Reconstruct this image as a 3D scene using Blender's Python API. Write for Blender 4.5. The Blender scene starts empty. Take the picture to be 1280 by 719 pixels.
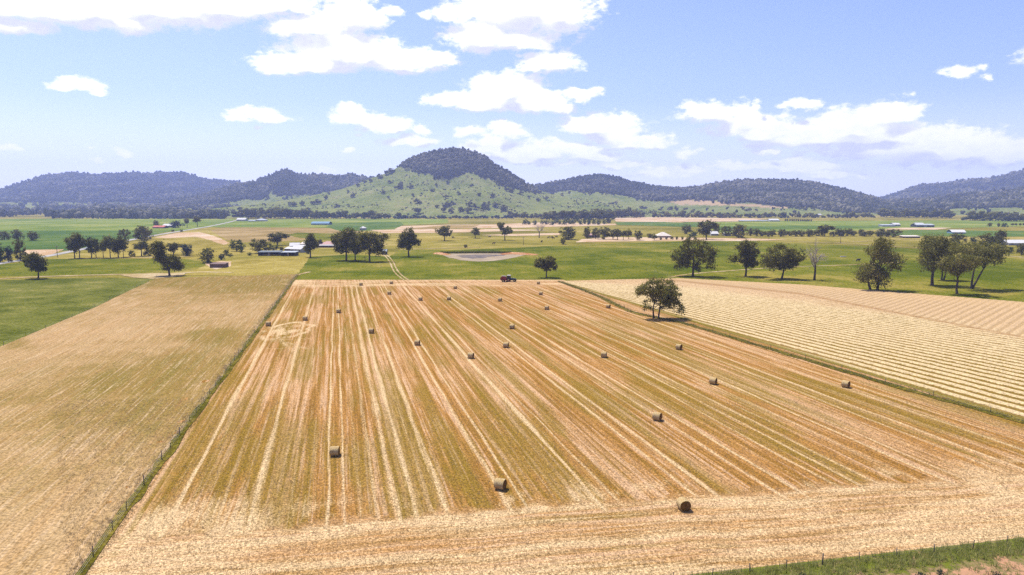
import bpy, math, random
import numpy as np
from mathutils import Vector, Matrix

# ------------------------------------------------------------------ camera, sky, sun, exposure
S = bpy.context.scene
W_, H_, F_ = 1280.0, 719.0, 853.3          # measuring frame of the photograph, focal length in its pixels
YH = 254.0                                 # row of the level horizon
CAMZ = 30.0                                # a drone, thirty metres up
PITCH = math.atan((H_/2-YH)/F_)
cam = bpy.data.cameras.new('camera'); camo = bpy.data.objects.new('camera', cam)
S.collection.objects.link(camo); S.camera = camo
cam.sensor_width = 36.0; cam.lens = 36.0*F_/W_
cam.clip_start = 0.5; cam.clip_end = 40000
camo.location = (0, 0, CAMZ); camo.rotation_euler = (math.pi/2-PITCH, 0, 0)

SUN_EL = math.radians(64); SUN_AZ = math.radians(-42)       # azimuth from +Y towards +X
SUNV = Vector((math.cos(SUN_EL)*math.sin(SUN_AZ), math.cos(SUN_EL)*math.cos(SUN_AZ), math.sin(SUN_EL)))
sun = bpy.data.lights.new('sun', 'SUN'); suno = bpy.data.objects.new('sun', sun)
S.collection.objects.link(suno)
sun.energy = 4.2; sun.angle = math.radians(0.53); sun.color = (1.0, 0.955, 0.88)
suno.rotation_euler = SUNV.to_track_quat('Z', 'Y').to_euler(); suno.location = (0, 0, 900)

S.view_settings.view_transform = 'Standard'; S.view_settings.look = 'None'
S.view_settings.exposure = 0.82; S.view_settings.gamma = 1.0
S.view_settings.use_curve_mapping = False
S.render.engine = 'CYCLES'
S.cycles.use_denoising = False
S.cycles.max_bounces = 6; S.cycles.diffuse_bounces = 3; S.cycles.glossy_bounces = 2
S.cycles.transmission_bounces = 3; S.cycles.transparent_max_bounces = 6; S.cycles.volume_bounces = 1
S.cycles.caustics_reflective = False; S.cycles.caustics_refractive = False
SKY_STRENGTH = 0.08
HAZE_DENSITY = 0.00014
ALB = 0.50                                 # observed sunlit colour -> surface albedo

def lin(c):
    c = c/255.0
    return c/12.92 if c <= 0.04045 else ((c+0.055)/1.055)**2.4
def A(r, g, b, k=1.0):                     # albedo of a surface seen sunlit as this sRGB value
    return (lin(r)*ALB*k, lin(g)*ALB*k, lin(b)*ALB*k, 1.0)

def pix_dir(u, v):
    dx, dy = (u-W_/2)/F_, (H_/2-v)/F_
    c, s = math.cos(PITCH), math.sin(PITCH)
    return np.array([dx, c+dy*s, -s+dy*c])
def G(u, v, z=0.0):                        # where the sight line through a photo point meets the ground
    d = pix_dir(u, v)
    t = (z-CAMZ)/d[2]
    return np.array([d[0]*t, d[1]*t, z])
def project(x, y, z):
    c, s = math.cos(PITCH), math.sin(PITCH)
    zz = z-CAMZ
    f = y*c-zz*s; up = y*s+zz*c
    return W_/2+F_*x/f, H_/2-F_*up/f
def mpp(v):                                # metres per photo pixel for something standing on the ground at row v
    d = G(640, v)
    return (d[1]*math.cos(PITCH)+CAMZ*math.sin(PITCH))/F_

# ------------------------------------------------------------------ node helper
class NT:
    def __init__(s, tree):
        s.t = tree; s.t.nodes.clear()
    def n(s, typ, **kw):
        nd = s.t.nodes.new(typ)
        for k, v in kw.items(): setattr(nd, k, v)
        return nd
    def put(s, sock, val):
        if val is None: return
        if isinstance(val, bpy.types.NodeSocket): s.t.links.new(val, sock)
        else: sock.default_value = val
    def math(s, op, a, b=None, c=None, clamp=False):
        nd = s.n('ShaderNodeMath', operation=op, use_clamp=clamp)
        for i, q in enumerate((a, b, c)): s.put(nd.inputs[i], q)
        return nd.outputs[0]
    def vmath(s, op, a, b=None, c=None):
        nd = s.n('ShaderNodeVectorMath', operation=op)
        s.put(nd.inputs[0], a); s.put(nd.inputs[1], b)
        if c is not None: s.put(nd.inputs[2], c)
        return nd.outputs['Value'] if op in ('LENGTH', 'DOT_PRODUCT', 'DISTANCE') else nd.outputs['Vector']
    def mix(s, fac, a, b, blend='MIX'):
        nd = s.n('ShaderNodeMix', data_type='RGBA', blend_type=blend)
        s.put(nd.inputs[0], fac); s.put(nd.inputs[6], a); s.put(nd.inputs[7], b)
        return nd.outputs[2]
    def noise(s, vec, scale, detail=3.0, rough=0.6, dist=0.0, w=None):
        nd = s.n('ShaderNodeTexNoise')
        s.put(nd.inputs['Vector'], vec); nd.inputs['Scale'].default_value = scale
        nd.inputs['Detail'].default_value = detail; nd.inputs['Roughness'].default_value = rough
        nd.inputs['Distortion'].default_value = dist
        return nd.outputs['Fac']
    def mapping(s, vec, rot=0.0, scale=(1, 1, 1), loc=(0, 0, 0)):
        nd = s.n('ShaderNodeMapping')
        s.put(nd.inputs['Vector'], vec); nd.inputs['Rotation'].default_value = (0, 0, rot)
        nd.inputs['Scale'].default_value = scale; nd.inputs['Location'].default_value = loc
        return nd.outputs[0]
    def ss(s, x, a, b, lo=0.0, hi=1.0):    # smooth step
        nd = s.n('ShaderNodeMapRange', interpolation_type='SMOOTHSTEP')
        s.put(nd.inputs[0], x)
        nd.inputs[1].default_value = a; nd.inputs[2].default_value = b
        nd.inputs[3].default_value = lo; nd.inputs[4].default_value = hi
        return nd.outputs[0]
    def attr(s, name, out='Fac'):
        nd = s.n('ShaderNodeAttribute', attribute_name=name)
        return nd.outputs[out]
    def obj(s):
        return s.n('ShaderNodeTexCoord').outputs['Object']
    def world(s):
        return s.n('ShaderNodeNewGeometry').outputs['Position']
    def bump(s, h, strength=0.5, dist=0.1):
        nd = s.n('ShaderNodeBump')
        nd.inputs['Strength'].default_value = strength; nd.inputs['Distance'].default_value = dist
        s.put(nd.inputs['Height'], h)
        return nd.outputs[0]
    def principled(s, col, rough=0.9, normal=None, spec=0.2, metal=0.0):
        nd = s.n('ShaderNodeBsdfPrincipled')
        s.put(nd.inputs['Base Color'], col); s.put(nd.inputs['Roughness'], rough)
        nd.inputs['Specular IOR Level'].default_value = spec
        nd.inputs['Metallic'].default_value = metal
        if normal is not None: s.put(nd.inputs['Normal'], normal)
        return nd.outputs[0]
    def out(s, surf):
        o = s.n('ShaderNodeOutputMaterial'); s.t.links.new(surf, o.inputs['Surface'])

def newmat(name):
    m = bpy.data.materials.new(name); m.use_nodes = True
    return m, NT(m.node_tree)

# ------------------------------------------------------------------ sky with fair-weather clouds
world = bpy.data.worlds.new('World'); S.world = world; world.use_nodes = True
wn = NT(world.node_tree)
sky = wn.n('ShaderNodeTexSky', sky_type='NISHITA', sun_disc=False)
sky.sun_elevation = SUN_EL; sky.sun_rotation = SUN_AZ
sky.altitude = 300; sky.air_density = 1.0; sky.dust_density = 1.2; sky.ozone_density = 1.5
def azel(u, v):
    d = pix_dir(u, v)
    return math.atan2(d[0], d[1]), math.atan2(d[2], math.hypot(d[0], d[1]))
# cloud puffs: photo x, y, half width, half height, weight
PUFFS = [
 (40,6,90,24,1),(120,12,90,26,1),(200,8,110,30,1),(270,2,90,26,1),(340,0,60,16,.9),(160,32,40,12,.8),(25,32,34,9,.7),(-60,5,90,30,1),
 (395,36,62,20,1),(440,22,40,30,1),(420,-8,30,16,.7),(432,62,78,22,1),(380,78,70,13,1),(500,74,58,17,1),(540,70,28,12,.8),(490,16,14,7,.7),(375,8,14,10,.6),
 (650,10,92,34,1),(700,22,45,26,1),(600,46,44,22,1),(572,18,30,12,.8),(533,18,12,6,.6),(640,50,60,14,.9),
 (685,77,42,16,1),(665,84,24,12,.8),
 (630,112,52,20,1),(600,124,60,13,1),(670,126,46,14,1),(560,122,24,8,.7),(728,116,28,9,.9),(700,132,22,9,.8),
 (98,106,30,10,.95),(80,110,16,6,.8),(122,115,12,5,.7),
 (318,140,36,10,.95),(340,148,28,7,.9),(296,141,18,5,.7),(322,157,8,3,.5),
 (440,143,26,11,.95),(482,154,34,12,.95),(515,176,33,8,.85),(524,163,14,7,.8),(441,187,9,4,.6),(450,165,8,3,.5),
 (588,164,18,7,.7),(630,165,26,12,.8),(612,182,40,12,.8),(680,184,38,12,.8),(650,198,44,9,.7),(600,196,24,6,.6),
 (748,154,52,15,.9),(770,170,40,13,.85),(800,178,42,11,.85),(745,196,52,8,.65),(780,205,40,6,.6),(700,205,30,5,.5),
 (853,193,16,7,.6),(873,190,8,4,.4),
 (885,142,40,16,.95),(862,134,16,10,.8),(925,140,28,13,.9),(948,130,9,6,.7),(1000,132,18,7,.75),(985,134,10,5,.6),(1030,144,14,4,.5),
 (960,160,60,15,.85),(1060,150,60,18,.95),(1110,140,50,18,1),(1090,162,80,16,.9),(1000,172,70,12,.8),(1150,172,80,16,.9),(1210,178,80,15,.85),(1290,186,80,16,.85),(1100,188,110,10,.7),(1240,198,90,9,.65),
 (1050,166,110,20,1),(1180,184,120,20,1),(940,158,60,14,.85),(1260,196,90,16,.9),(655,192,70,12,.75),(720,186,60,10,.6),(860,215,70,7,.5),(1010,208,80,8,.6),
 (960,188,18,6,.6),(990,202,34,7,.65),(940,210,50,7,.6),(905,208,24,6,.55),(1045,218,50,6,.45),
 (1196,90,27,8,.8),(1225,98,12,4,.45),(1165,93,10,3,.35),
 (8,183,13,5,.6),(157,197,9,4,.5),(130,203,10,3,.35),(118,188,8,3,.3),(410,210,14,4,.35),
 (1400,170,90,18,.9),(1360,60,80,24,.9),(-120,120,60,16,.8),(-150,180,70,14,.7),
]
gen = wn.n('ShaderNodeTexCoord').outputs['Generated']
sep = wn.n('ShaderNodeSeparateXYZ'); wn.put(sep.inputs[0], gen)
az = wn.math('ARCTAN2', sep.outputs[0], sep.outputs[1])
el = wn.math('ARCSINE', sep.outputs[2])
cmb = wn.n('ShaderNodeCombineXYZ'); wn.put(cmb.inputs[0], az); wn.put(cmb.inputs[1], el)
P = cmb.outputs[0]
def ncol(vec, scale, detail, rough):
    nd = wn.n('ShaderNodeTexNoise'); wn.put(nd.inputs['Vector'], vec)
    nd.inputs['Scale'].default_value = scale; nd.inputs['Detail'].default_value = detail; nd.inputs['Roughness'].default_value = rough
    return nd.outputs['Color']
Pn = wn.vmath('MULTIPLY', P, (1.0, 1.7, 1.0))
w1 = wn.vmath('SUBTRACT', ncol(Pn, 13, 6, .6), (.5, .5, .5))
Pd = wn.vmath('MULTIPLY_ADD', w1, (.070, .034, 0), P)
puff_fac = []
def cloud_field(Pv):
    best = None
    for (u, v, rx, ry, w) in PUFFS:
        a, e = azel(u, v); a2, _ = azel(u+rx, v); _, e2 = azel(u, v-ry)
        sx, sy = 1/(abs(a2-a)*1.15), 1/(abs(e2-e)*1.15)
        q = wn.vmath('MULTIPLY_ADD', Pv, (sx, sy, 0), (-a*sx, -e*sy, 0))
        L = wn.vmath('LENGTH', q)
        d = wn.math('MULTIPLY_ADD', L, -w, w)            # w*(1-L)
        best = d if best is None else wn.math('SMOOTH_MAX', best, d, .12)
    return best
n2 = wn.noise(Pn, 34, 8, .62)
n3 = wn.noise(Pn, 90, 5, .6)
nn = wn.math('ADD', wn.math('MULTIPLY', n2, .66), wn.math('MULTIPLY', n3, .34))
d1 = cloud_field(Pd)
dens = wn.math('MULTIPLY_ADD', wn.math('SUBTRACT', nn, .5), 1.9, d1)
cov = wn.ss(dens, -.06, .38)
# thicker cloud is whiter, the undersides a little greyer: density a little above the point against that at the point
d2 = cloud_field(wn.vmath('ADD', Pd, (-.006, .020, 0)))
shade = wn.ss(wn.math('SUBTRACT', d2, d1), -.10, .32)
detail = wn.ss(nn, .35, .62)
ccol = wn.mix(shade, (1.0, 1.0, 1.0, 1), (.56, .57, .65, 1))
ccol = wn.mix(wn.math('MULTIPLY', wn.math('SUBTRACT', 1.0, detail), .5), ccol, (.78, .80, .89, 1))
cl = wn.vmath('MULTIPLY', ccol, (10.6, 10.45, 10.7))
skyc = wn.vmath('MULTIPLY', sky.outputs[0], (1.13, 1.10, 1.47))
skyc = wn.mix(wn.ss(el, .0, .15, .52, .0), skyc, (11.2, 11.7, 12.6, 1))
low = wn.ss(el, .0, .12, .9, 1.0)          # distant clouds melt into the bright air near the horizon
cov = wn.math('MULTIPLY', cov, low)
final = wn.mix(wn.math('MULTIPLY', cov, .96), skyc, cl)
bg = wn.n('ShaderNodeBackground'); wn.put(bg.inputs[0], final); bg.inputs[1].default_value = SKY_STRENGTH
wo = wn.n('ShaderNodeOutputWorld'); wn.t.links.new(bg.outputs[0], wo.inputs['Surface'])

# ------------------------------------------------------------------ mesh helpers
LINK = S.collection.objects.link
def mesh_np(name, verts, faces_list, mats, attrs=None, smooth=False):
    """verts (n,3); faces_list: list of (array (m,k), material index)"""
    me = bpy.data.meshes.new(name)
    verts = np.asarray(verts, np.float32)
    me.vertices.add(len(verts)); me.vertices.foreach_set('co', verts.ravel())
    nl = sum(f.size for f, _ in faces_list); npl = sum(len(f) for f, _ in faces_list)
    me.loops.add(nl); me.polygons.add(npl)
    li = np.concatenate([np.asarray(f, np.int32).ravel() for f, _ in faces_list])
    tot = np.concatenate([np.full(len(f), f.shape[1], np.int32) for f, _ in faces_list])
    st = np.concatenate([[0], np.cumsum(tot)[:-1]]).astype(np.int32)
    mi = np.concatenate([np.full(len(f), k, np.int32) for f, k in faces_list])
    me.loops.foreach_set('vertex_index', li)
    me.polygons.foreach_set('loop_start', st)
    me.polygons.foreach_set('material_index', mi)
    if smooth: me.polygons.foreach_set('use_smooth', np.ones(npl, bool))
    for m in mats: me.materials.append(m)
    me.update(calc_edges=True)
    for k, v in (attrs or {}).items():
        v = np.asarray(v, np.float32)
        if v.ndim == 1:
            a = me.attributes.new(k, 'FLOAT', 'POINT'); a.data.foreach_set('value', v)
        else:
            a = me.attributes.new(k, 'FLOAT_VECTOR', 'POINT'); a.data.foreach_set('vector', v.ravel())
    return me
def obj(name, me, parent=None, loc=None, rz=0.0, scale=None):
    o = bpy.data.objects.new(name, me); LINK(o)
    if parent is not None: o.parent = parent
    if loc is not None: o.location = loc
    if rz: o.rotation_euler = (0, 0, rz)
    if scale is not None: o.scale = scale
    return o
def tag(o, label=None, cat=None, group=None, kind=None):
    if label: o['label'] = label
    if cat: o['category'] = cat
    if group: o['group'] = group
    if kind: o['kind'] = kind
    return o
def thing(name, label, cat, loc=(0, 0, 0), rz=0.0, group=None):
    o = bpy.data.objects.new(name, None); LINK(o)
    o.empty_display_size = .5
    o.location = loc; o.rotation_euler = (0, 0, rz)
    return tag(o, label, cat, group)
def dup(root, loc, rz=0.0, label=None, scale=None):
    c = root.copy(); LINK(c); c.location = loc; c.rotation_euler = (0, 0, rz)
    if scale is not None: c.scale = scale
    if label: c['label'] = label
    for ch in list(root.children):
        q = ch.copy(); LINK(q); q.parent = c
        for g in list(ch.children):
            w = g.copy(); LINK(w); w.parent = q
    return c

class MB:
    """collects simple solids, builds them as one mesh"""
    def __init__(s): s.v = []; s.f = []; s.n = 0
    def add(s, v, f, m=0):
        v = np.asarray(v, float); s.v.append(v)
        for q in f: s.f.append((tuple(i+s.n for i in q), m))
        s.n += len(v)
    def box(s, x0, x1, y0, y1, z0, z1, m=0, bev=0.0):
        if bev <= 0:
            v = [(x0,y0,z0),(x1,y0,z0),(x1,y1,z0),(x0,y1,z0),(x0,y0,z1),(x1,y0,z1),(x1,y1,z1),(x0,y1,z1)]
            s.add(v, [(0,3,2,1),(4,5,6,7),(0,1,5,4),(1,2,6,5),(2,3,7,6),(3,0,4,7)], m)
        else:
            b = bev
            rings = []
            for z, i in ((z0, b), (z0+b, 0), (z1-b, 0), (z1, b)):
                rings.append([(x0+i+b,y0+i,z),(x1-i-b,y0+i,z),(x1-i,y0+i+b,z),(x1-i,y1-i-b,z),(x1-i-b,y1-i,z),(x0+i+b,y1-i,z),(x0+i,y1-i-b,z),(x0+i,y0+i+b,z)])
            s.loft(rings, m)
    def loft(s, rings, m=0, cap=True):
        k = len(rings[0]); v = [p for r in rings for p in r]; f = []
        for i in range(len(rings)-1):
            for j in range(k):
                f.append((i*k+j, i*k+(j+1) % k, (i+1)*k+(j+1) % k, (i+1)*k+j))
        if cap:
            f.append(tuple(range(k-1, -1, -1))); f.append(tuple((len(rings)-1)*k+j for j in range(k)))
        s.add(v, f, m)
    def prism(s, poly, axis, a, b, m=0):
        """poly in the plane normal to axis: 'x' -> (y,z), 'y' -> (x,z), 'z' -> (x,y)"""
        def P3(p, t):
            return {'x': (t, p[0], p[1]), 'y': (p[0], t, p[1]), 'z': (p[0], p[1], t)}[axis]
        r0 = [P3(p, a) for p in poly]; r1 = [P3(p, b) for p in poly]
        s.loft([r0, r1], m)
    def cyl(s, c, axis, r, h, seg=16, m=0, r2=None):
        r2 = r if r2 is None else r2
        rr = []
        for t, q in ((-h/2, r), (h/2, r2)):
            ring = []
            for j in range(seg):
                a = 2*math.pi*j/seg; x, y = q*math.cos(a), q*math.sin(a)
                o = {'z': (x, y, t), 'x': (t, x, y), 'y': (y, t, x)}[axis]
                ring.append((c[0]+o[0], c[1]+o[1], c[2]+o[2]))
            rr.append(ring)
        s.loft(rr, m)
    def tube(s, pts, radii, seg=6, m=0):
        pts = [np.asarray(p, float) for p in pts]; rings = []
        for i, p in enumerate(pts):
            d = pts[min(i+1, len(pts)-1)]-pts[max(i-1, 0)]
            d = d/(np.linalg.norm(d)+1e-9)
            a = np.array([1., 0, 0]) if abs(d[0]) < .8 else np.array([0, 1., 0])
            u = np.cross(d, a); u /= np.linalg.norm(u); w = np.cross(d, u)
            rings.append([tuple(p+radii[i]*(u*math.cos(2*math.pi*j/seg)+w*math.sin(2*math.pi*j/seg))) for j in range(seg)])
        s.loft(rings, m)
    def mesh(s, name, mats, smooth=False):
        me = bpy.data.meshes.new(name)
        V = np.concatenate(s.v)
        me.from_pydata([tuple(p) for p in V], [], [f for f, _ in s.f])
        for m in mats: me.materials.append(m)
        me.polygons.foreach_set('material_index', [m for _, m in s.f])
        if smooth: me.polygons.foreach_set('use_smooth', [True]*len(s.f))
        me.update()
        return me
    def build(s, name, mats, parent=None, smooth=False, loc=None, rz=0.0):
        if not isinstance(mats, (list, tuple)): mats = [mats]
        return obj(name, s.mesh(name, mats, smooth), parent, loc, rz)

rng = np.random.default_rng(7)
random.seed(7)
def vnoise(x, y, seed=0):
    """smooth value noise, numpy"""
    r = np.random.default_rng(seed).random((256, 256))
    xi = np.floor(x).astype(int); yi = np.floor(y).astype(int)
    fx = x-xi; fy = y-yi; fx = fx*fx*(3-2*fx); fy = fy*fy*(3-2*fy)
    g = lambda a, b: r[a % 256, b % 256]
    return (g(xi, yi)*(1-fx)+g(xi+1, yi)*fx)*(1-fy)+(g(xi, yi+1)*(1-fx)+g(xi+1, yi+1)*fx)*fy
def fbm(x, y, seed=0, oct=4):
    t = 0; a = .5; s = 0
    for i in range(oct):
        t = t+a*vnoise(x*2**i+i*17.3, y*2**i+i*9.1, seed+i); s += a; a *= .5
    return t/s
def sstep(x, a, b):
    t = np.clip((x-a)/(b-a), 0, 1); return t*t*(3-2*t)

# ------------------------------------------------------------------ materials
def plain(name, col, rough=.7, spec=.3, metal=0.0, vary=.18, scale=2.0, bump=0.0):
    m, n = newmat(name)
    co = n.obj()
    nz = n.noise(co, scale, 5, .65)
    c = n.mix(n.math('MULTIPLY', n.ss(nz, .3, .7), vary), col, (col[0]*.45, col[1]*.43, col[2]*.4, 1))
    nb = n.bump(n.noise(co, scale*6, 3), bump, .05) if bump else None
    n.out(n.principled(c, rough, nb, spec, metal))
    return m
def corrugated(name, col, pitch=.35, rough=.75, metal=0.0):
    m, n = newmat(name)
    co = n.obj()
    wv = n.n('ShaderNodeTexWave', wave_type='BANDS', bands_direction='X'); n.put(wv.inputs['Vector'], co)
    wv.inputs['Scale'].default_value = 1/pitch*.5
    nz = n.noise(co, .7, 5, .7)
    c = n.mix(n.math('MULTIPLY', n.ss(nz, .4, .75), .3), col, (col[0]*.6, col[1]*.5, col[2]*.42, 1))
    n.out(n.principled(c, rough, n.bump(wv.outputs['Fac'], .5, .03), .1, metal))
    return m
def field_mat(name, cols, ang=0.0, streak=1.0, grain=1.0, patch=.02, across=.9, rows=0.0, gscale=2.2, bumpd=.12):
    """ground cover: three colours mixed by broad patches, streaks along a working direction (ang), and fine grain"""
    m, n = newmat(name)
    co = n.world()
    al = n.mapping(co, ang, (1, 1, 1))
    st = n.noise(n.mapping(al, 0, (across, across*.03, 1)), 1.0, 4, .65)
    st2 = n.noise(n.mapping(al, 0, (across*.22, across*.012, 1)), 1.0, 3, .6)
    pa = n.noise(co, patch, 5, .62, .4)
    pb = n.noise(co, patch*6.1, 4, .6)
    g1 = n.noise(co, gscale, 4, .75)
    g2 = n.noise(co, gscale*.28, 4, .7)
    f = n.math('ADD', n.math('MULTIPLY', n.math('SUBTRACT', pa, .5), 2.6), .5)
    f = n.math('MULTIPLY_ADD', n.math('SUBTRACT', pb, .5), 1.2, f)
    f = n.math('MULTIPLY_ADD', n.math('SUBTRACT', st2, .5), .9*streak, f)
    f = n.math('MULTIPLY_ADD', n.math('SUBTRACT', st, .5), .9*streak, f)
    f = n.math('MULTIPLY_ADD', n.math('SUBTRACT', g2, .5), .9*grain, f)
    c = n.mix(n.ss(f, .15, .55), cols[0], cols[1])
    c = n.mix(n.ss(f, .55, .95), c, cols[2])
    gg = n.ss(g1, .36, .64, .58, 1.42)
    gg = n.math('ADD', n.math('MULTIPLY', n.math('SUBTRACT', gg, 1.0), grain), 1.0)
    c = n.vmath('SCALE', c, None); 
    nd = n.t.nodes[-1]; n.put(nd.inputs['Scale'], gg)
    n.out(n.principled(c, .95, n.bump(g1, .6, bumpd), 0))
    return m

def sheet(name, pts, z, mat, wobble=0.0, sub=0, kind='structure'):
    """flat ground cover bounded by points read off the photo (pixel) and laid on the plain"""
    P_ = [G(u, v)[:2] for u, v in pts]
    if wobble or sub:
        Q = []
        for i in range(len(P_)):
            a, b = P_[i], P_[(i+1) % len(P_)]; L = np.linalg.norm(b-a)
            k = max(1, min(int(L/(wobble*4+2)), 60)); nrm = np.array([-(b-a)[1], (b-a)[0]])/(L+1e-6)
            for j in range(k):
                Q.append(a+(b-a)*j/k+nrm*(0 if j == 0 else random.uniform(-1, 1)*wobble))
        P_ = Q
    me = bpy.data.meshes.new(name)
    me.from_pydata([(p[0], p[1], z) for p in P_], [], [tuple(range(len(P_)))])
    me.materials.append(mat); me.update()
    if me.polygons[0].normal.z < 0: me.flip_normals()
    o = obj(name, me); tag(o, kind=kind)
    return o
def ribbon(name, pts, width, z, mat, world_pts=False, jitter=.15, kind='structure', step=3.0):
    P_ = [np.array(p[:2]) if world_pts else G(*p)[:2] for p in pts]
    Q = []
    for i in range(len(P_)-1):
        a, b = P_[i], P_[i+1]; k = max(1, int(np.linalg.norm(b-a)/step))
        # catmull-rom through the points
        p0 = P_[max(i-1, 0)]; p3 = P_[min(i+2, len(P_)-1)]
        for j in range(k):
            t = j/k
            Q.append(.5*((2*a)+(-p0+b)*t+(2*p0-5*a+4*b-p3)*t*t+(-p0+3*a-3*b+p3)*t**3))
    Q.append(P_[-1]); Q = np.array(Q)
    d = np.gradient(Q, axis=0); d /= np.linalg.norm(d, axis=1)[:, None]+1e-9
    nrm = np.stack([-d[:, 1], d[:, 0]], 1)
    w = width/2*(1+jitter*(rng.random((len(Q), 2))*2-1))
    Lp = Q+nrm*w[:, :1]; Rp = Q-nrm*w[:, 1:]
    V = np.zeros((2*len(Q), 3)); V[0::2, :2] = Lp; V[1::2, :2] = Rp; V[:, 2] = z
    i = np.arange(len(Q)-1)*2
    Fc = np.stack([i, i+1, i+3, i+2], 1)
    me = mesh_np(name, V, [(Fc, 0)], [mat])
    if me.polygons[0].normal.z < 0: me.flip_normals()
    o = obj(name, me); tag(o, kind=kind)
    return o

# ------------------------------------------------------------------ ground and fields
M_pasture = field_mat('pasture_mat', [A(136,128,48), A(168,154,68), A(200,178,104)], .3, .5, .8, .008, .15, gscale=1.2)
M_green = field_mat('green_pasture_mat', [A(98,110,22), A(130,132,38), A(172,156,72)], -.1, .5, .9, .012, .3, gscale=1.1)
M_darkgreen = field_mat('dark_green_mat', [A(100,108,38), A(130,132,58), A(166,156,86)], -1.1, .5, .9, .02, .6, gscale=1.6)
M_crop = field_mat('bright_crop_mat', [A(122,144,54), A(148,162,70), A(176,178,94)], .0, .9, .4, .01, .12, gscale=.7)
M_teal = field_mat('deep_crop_mat', [A(90,120,54), A(108,134,60), A(134,148,72)], .2, .9, .4, .012, .16, gscale=.7)
M_yellow = field_mat('dry_paddock_mat', [A(158,142,60), A(184,164,78), A(204,184,104)], .2, .5, .8, .02, .4, gscale=1.2)
M_olive = field_mat('olive_strip_mat', [A(140,126,40), A(162,144,54), A(186,164,78)], .2, .5, 1, .03, .5, gscale=1.6)
M_tan = field_mat('bare_tan_mat', [A(216,178,130), A(236,204,164), A(244,220,186)], .1, .6, .6, .02, .3, gscale=1.2)
M_brown = field_mat('dry_brown_mat', [A(166,142,84), A(186,158,100), A(206,178,124)], .1, .8, .6, .02, .3, gscale=1.2)
M_track = field_mat('dirt_track_mat', [A(190,162,106), A(212,186,134), A(228,206,164)], 0, .3, .8, .05, .5, gscale=2)
M_road = field_mat('road_mat', [A(186,182,172), A(206,200,190), A(218,212,204)], 0, .3, .4, .05, .5, gscale=2)
M_verge = field_mat('verge_mat', [A(104,100,26), A(132,120,42), A(170,146,70)], 0, .3, 1.1, .08, .7, gscale=2.4)
M_redsoil = field_mat('red_soil_mat', [A(190,120,70), A(220,160,108), A(236,190,146)], .4, .2, 1, .06, .6, gscale=1.8)

# the plain: one sheet reaching past the hills
Rr = [0, 60, 150, 300, 600, 1200, 2500, 4500, 6600]
V = [(0, 0, -.02)]; Fc = []
NA = 64
for r in Rr[1:]:
    for k in range(NA): V.append((r*math.cos(2*math.pi*k/NA), r*math.sin(2*math.pi*k/NA), -.02))
tri = np.array([(0, 1+k, 1+(k+1) % NA) for k in range(NA)])
quad = np.array([(1+i*NA+k, 1+(i+1)*NA+k, 1+(i+1)*NA+(k+1) % NA, 1+i*NA+(k+1) % NA) for i in range(len(Rr)-2) for k in range(NA)])
tag(obj('ground', mesh_np('ground', V, [(tri, 0), (quad, 0)], [M_pasture])), kind='structure')

# --- mid-distance paddocks, listed from below to above
sheet('green_pasture', [(352,354),(362,342),(386,321),(440,318),(486,321),(500,312),(560,313),(640,310),(700,307),(790,304),(850,302),(930,301),
    (1000,304),(1100,309),(1280,318),(1900,330),(2300,460),(1280,378),(1000,356),(850,348),(700,352.5),(500,354)], .02, M_green, .8)
sheet('crop_field', [(-500,274),(300,273.5),(283,278),(262,283),(222,289),(-500,289)], .03, M_crop)
sheet('crop_field', [(-500,287),(218,288.5),(190,294),(150,302),(95,312.5),(75,314),(-500,317)], .05, M_teal)
sheet('tan_strip', [(30,312.6),(80,311.8),(62,319.5),(28,319)], .06, M_tan, .4)
sheet('dry_paddock', [(96,323),(152,306),(196,296),(232,289.5),(262,284),(300,287),(300,318),(240,324),(150,323)], .03, M_yellow, .8)
sheet('bare_earth', [(193,297),(222,291),(250,290.5),(268,295),(287,303.5),(280,306.5),(262,300),(244,296),(210,298)], .06, M_tan, .8)
sheet('dry_brown_paddock', [(262,288),(282,284.5),(400,285),(470,286),(440,292),(372,301),(300,303),(284,300)], .04, M_brown, 1)
sheet('crop_field', [(258,284),(278,279),(300,274.5),(430,273),(560,274),(560,279),(490,282),(420,285),(380,284.5)], .05, M_crop, .8)
sheet('crop_field', [(408,284),(415,279),(500,277.5),(505,281),(490,288),(425,289)], .07, M_teal, .8)
sheet('crop_field', [(356,294),(372,291),(470,293),(440,301),(390,300)], .06, M_green, 1)
sheet('tan_field', [(492,283),(560,281),(620,280.5),(680,278),(770,280),(770,281.5),(720,283),(640,285),(560,285.5),(494,287)], .05, M_tan, 1)
sheet('dry_brown_paddock', [(494,287),(560,281.5),(600,281),(592,284.5),(560,286)], .07, M_brown, 1)
sheet('tan_field', [(462,287.6),(540,286.5),(625,286.5),(690,288),(640,289),(560,291),(480,291.5)], .08, M_tan, 1)
sheet('tan_field', [(480,299),(540,295),(590,296),(575,300),(500,303)], .04, M_yellow, 1)
sheet('tan_field', [(600,294),(640,292.5),(700,291.5),(700,294),(640,295)], .05, M_tan, .8)
sheet('tan_field', [(766,272),(830,271.5),(960,273.5),(930,277),(850,278),(770,277)], .05, M_tan, 1)
sheet('crop_field', [(768,278),(830,277.5),(880,279.5),(900,285),(850,283.5),(772,281)], .06, M_teal, 1)
sheet('crop_field', [(852,277.5),(960,276.5),(1100,276),(1280,275),(1900,278),(1900,286),(1280,283),(1130,287),(1000,290),(900,291),(880,284)], .05, M_crop, 1)
sheet('crop_field', [(1090,291),(1140,287.5),(1280,289),(1900,292),(1900,298),(1280,296),(1200,296),(1100,294)], .07, M_teal, 1)
sheet('crop_field', [(880,283.5),(1000,282),(1100,282.5),(1100,285),(1000,287),(900,287)], .07, M_teal, 1)
sheet('yard', [(728,299),(760,296.5),(850,297),(940,298),(985,299.5),(930,301.5),(850,301),(770,302),(720,303)], .05, M_tan, 1)
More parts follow.
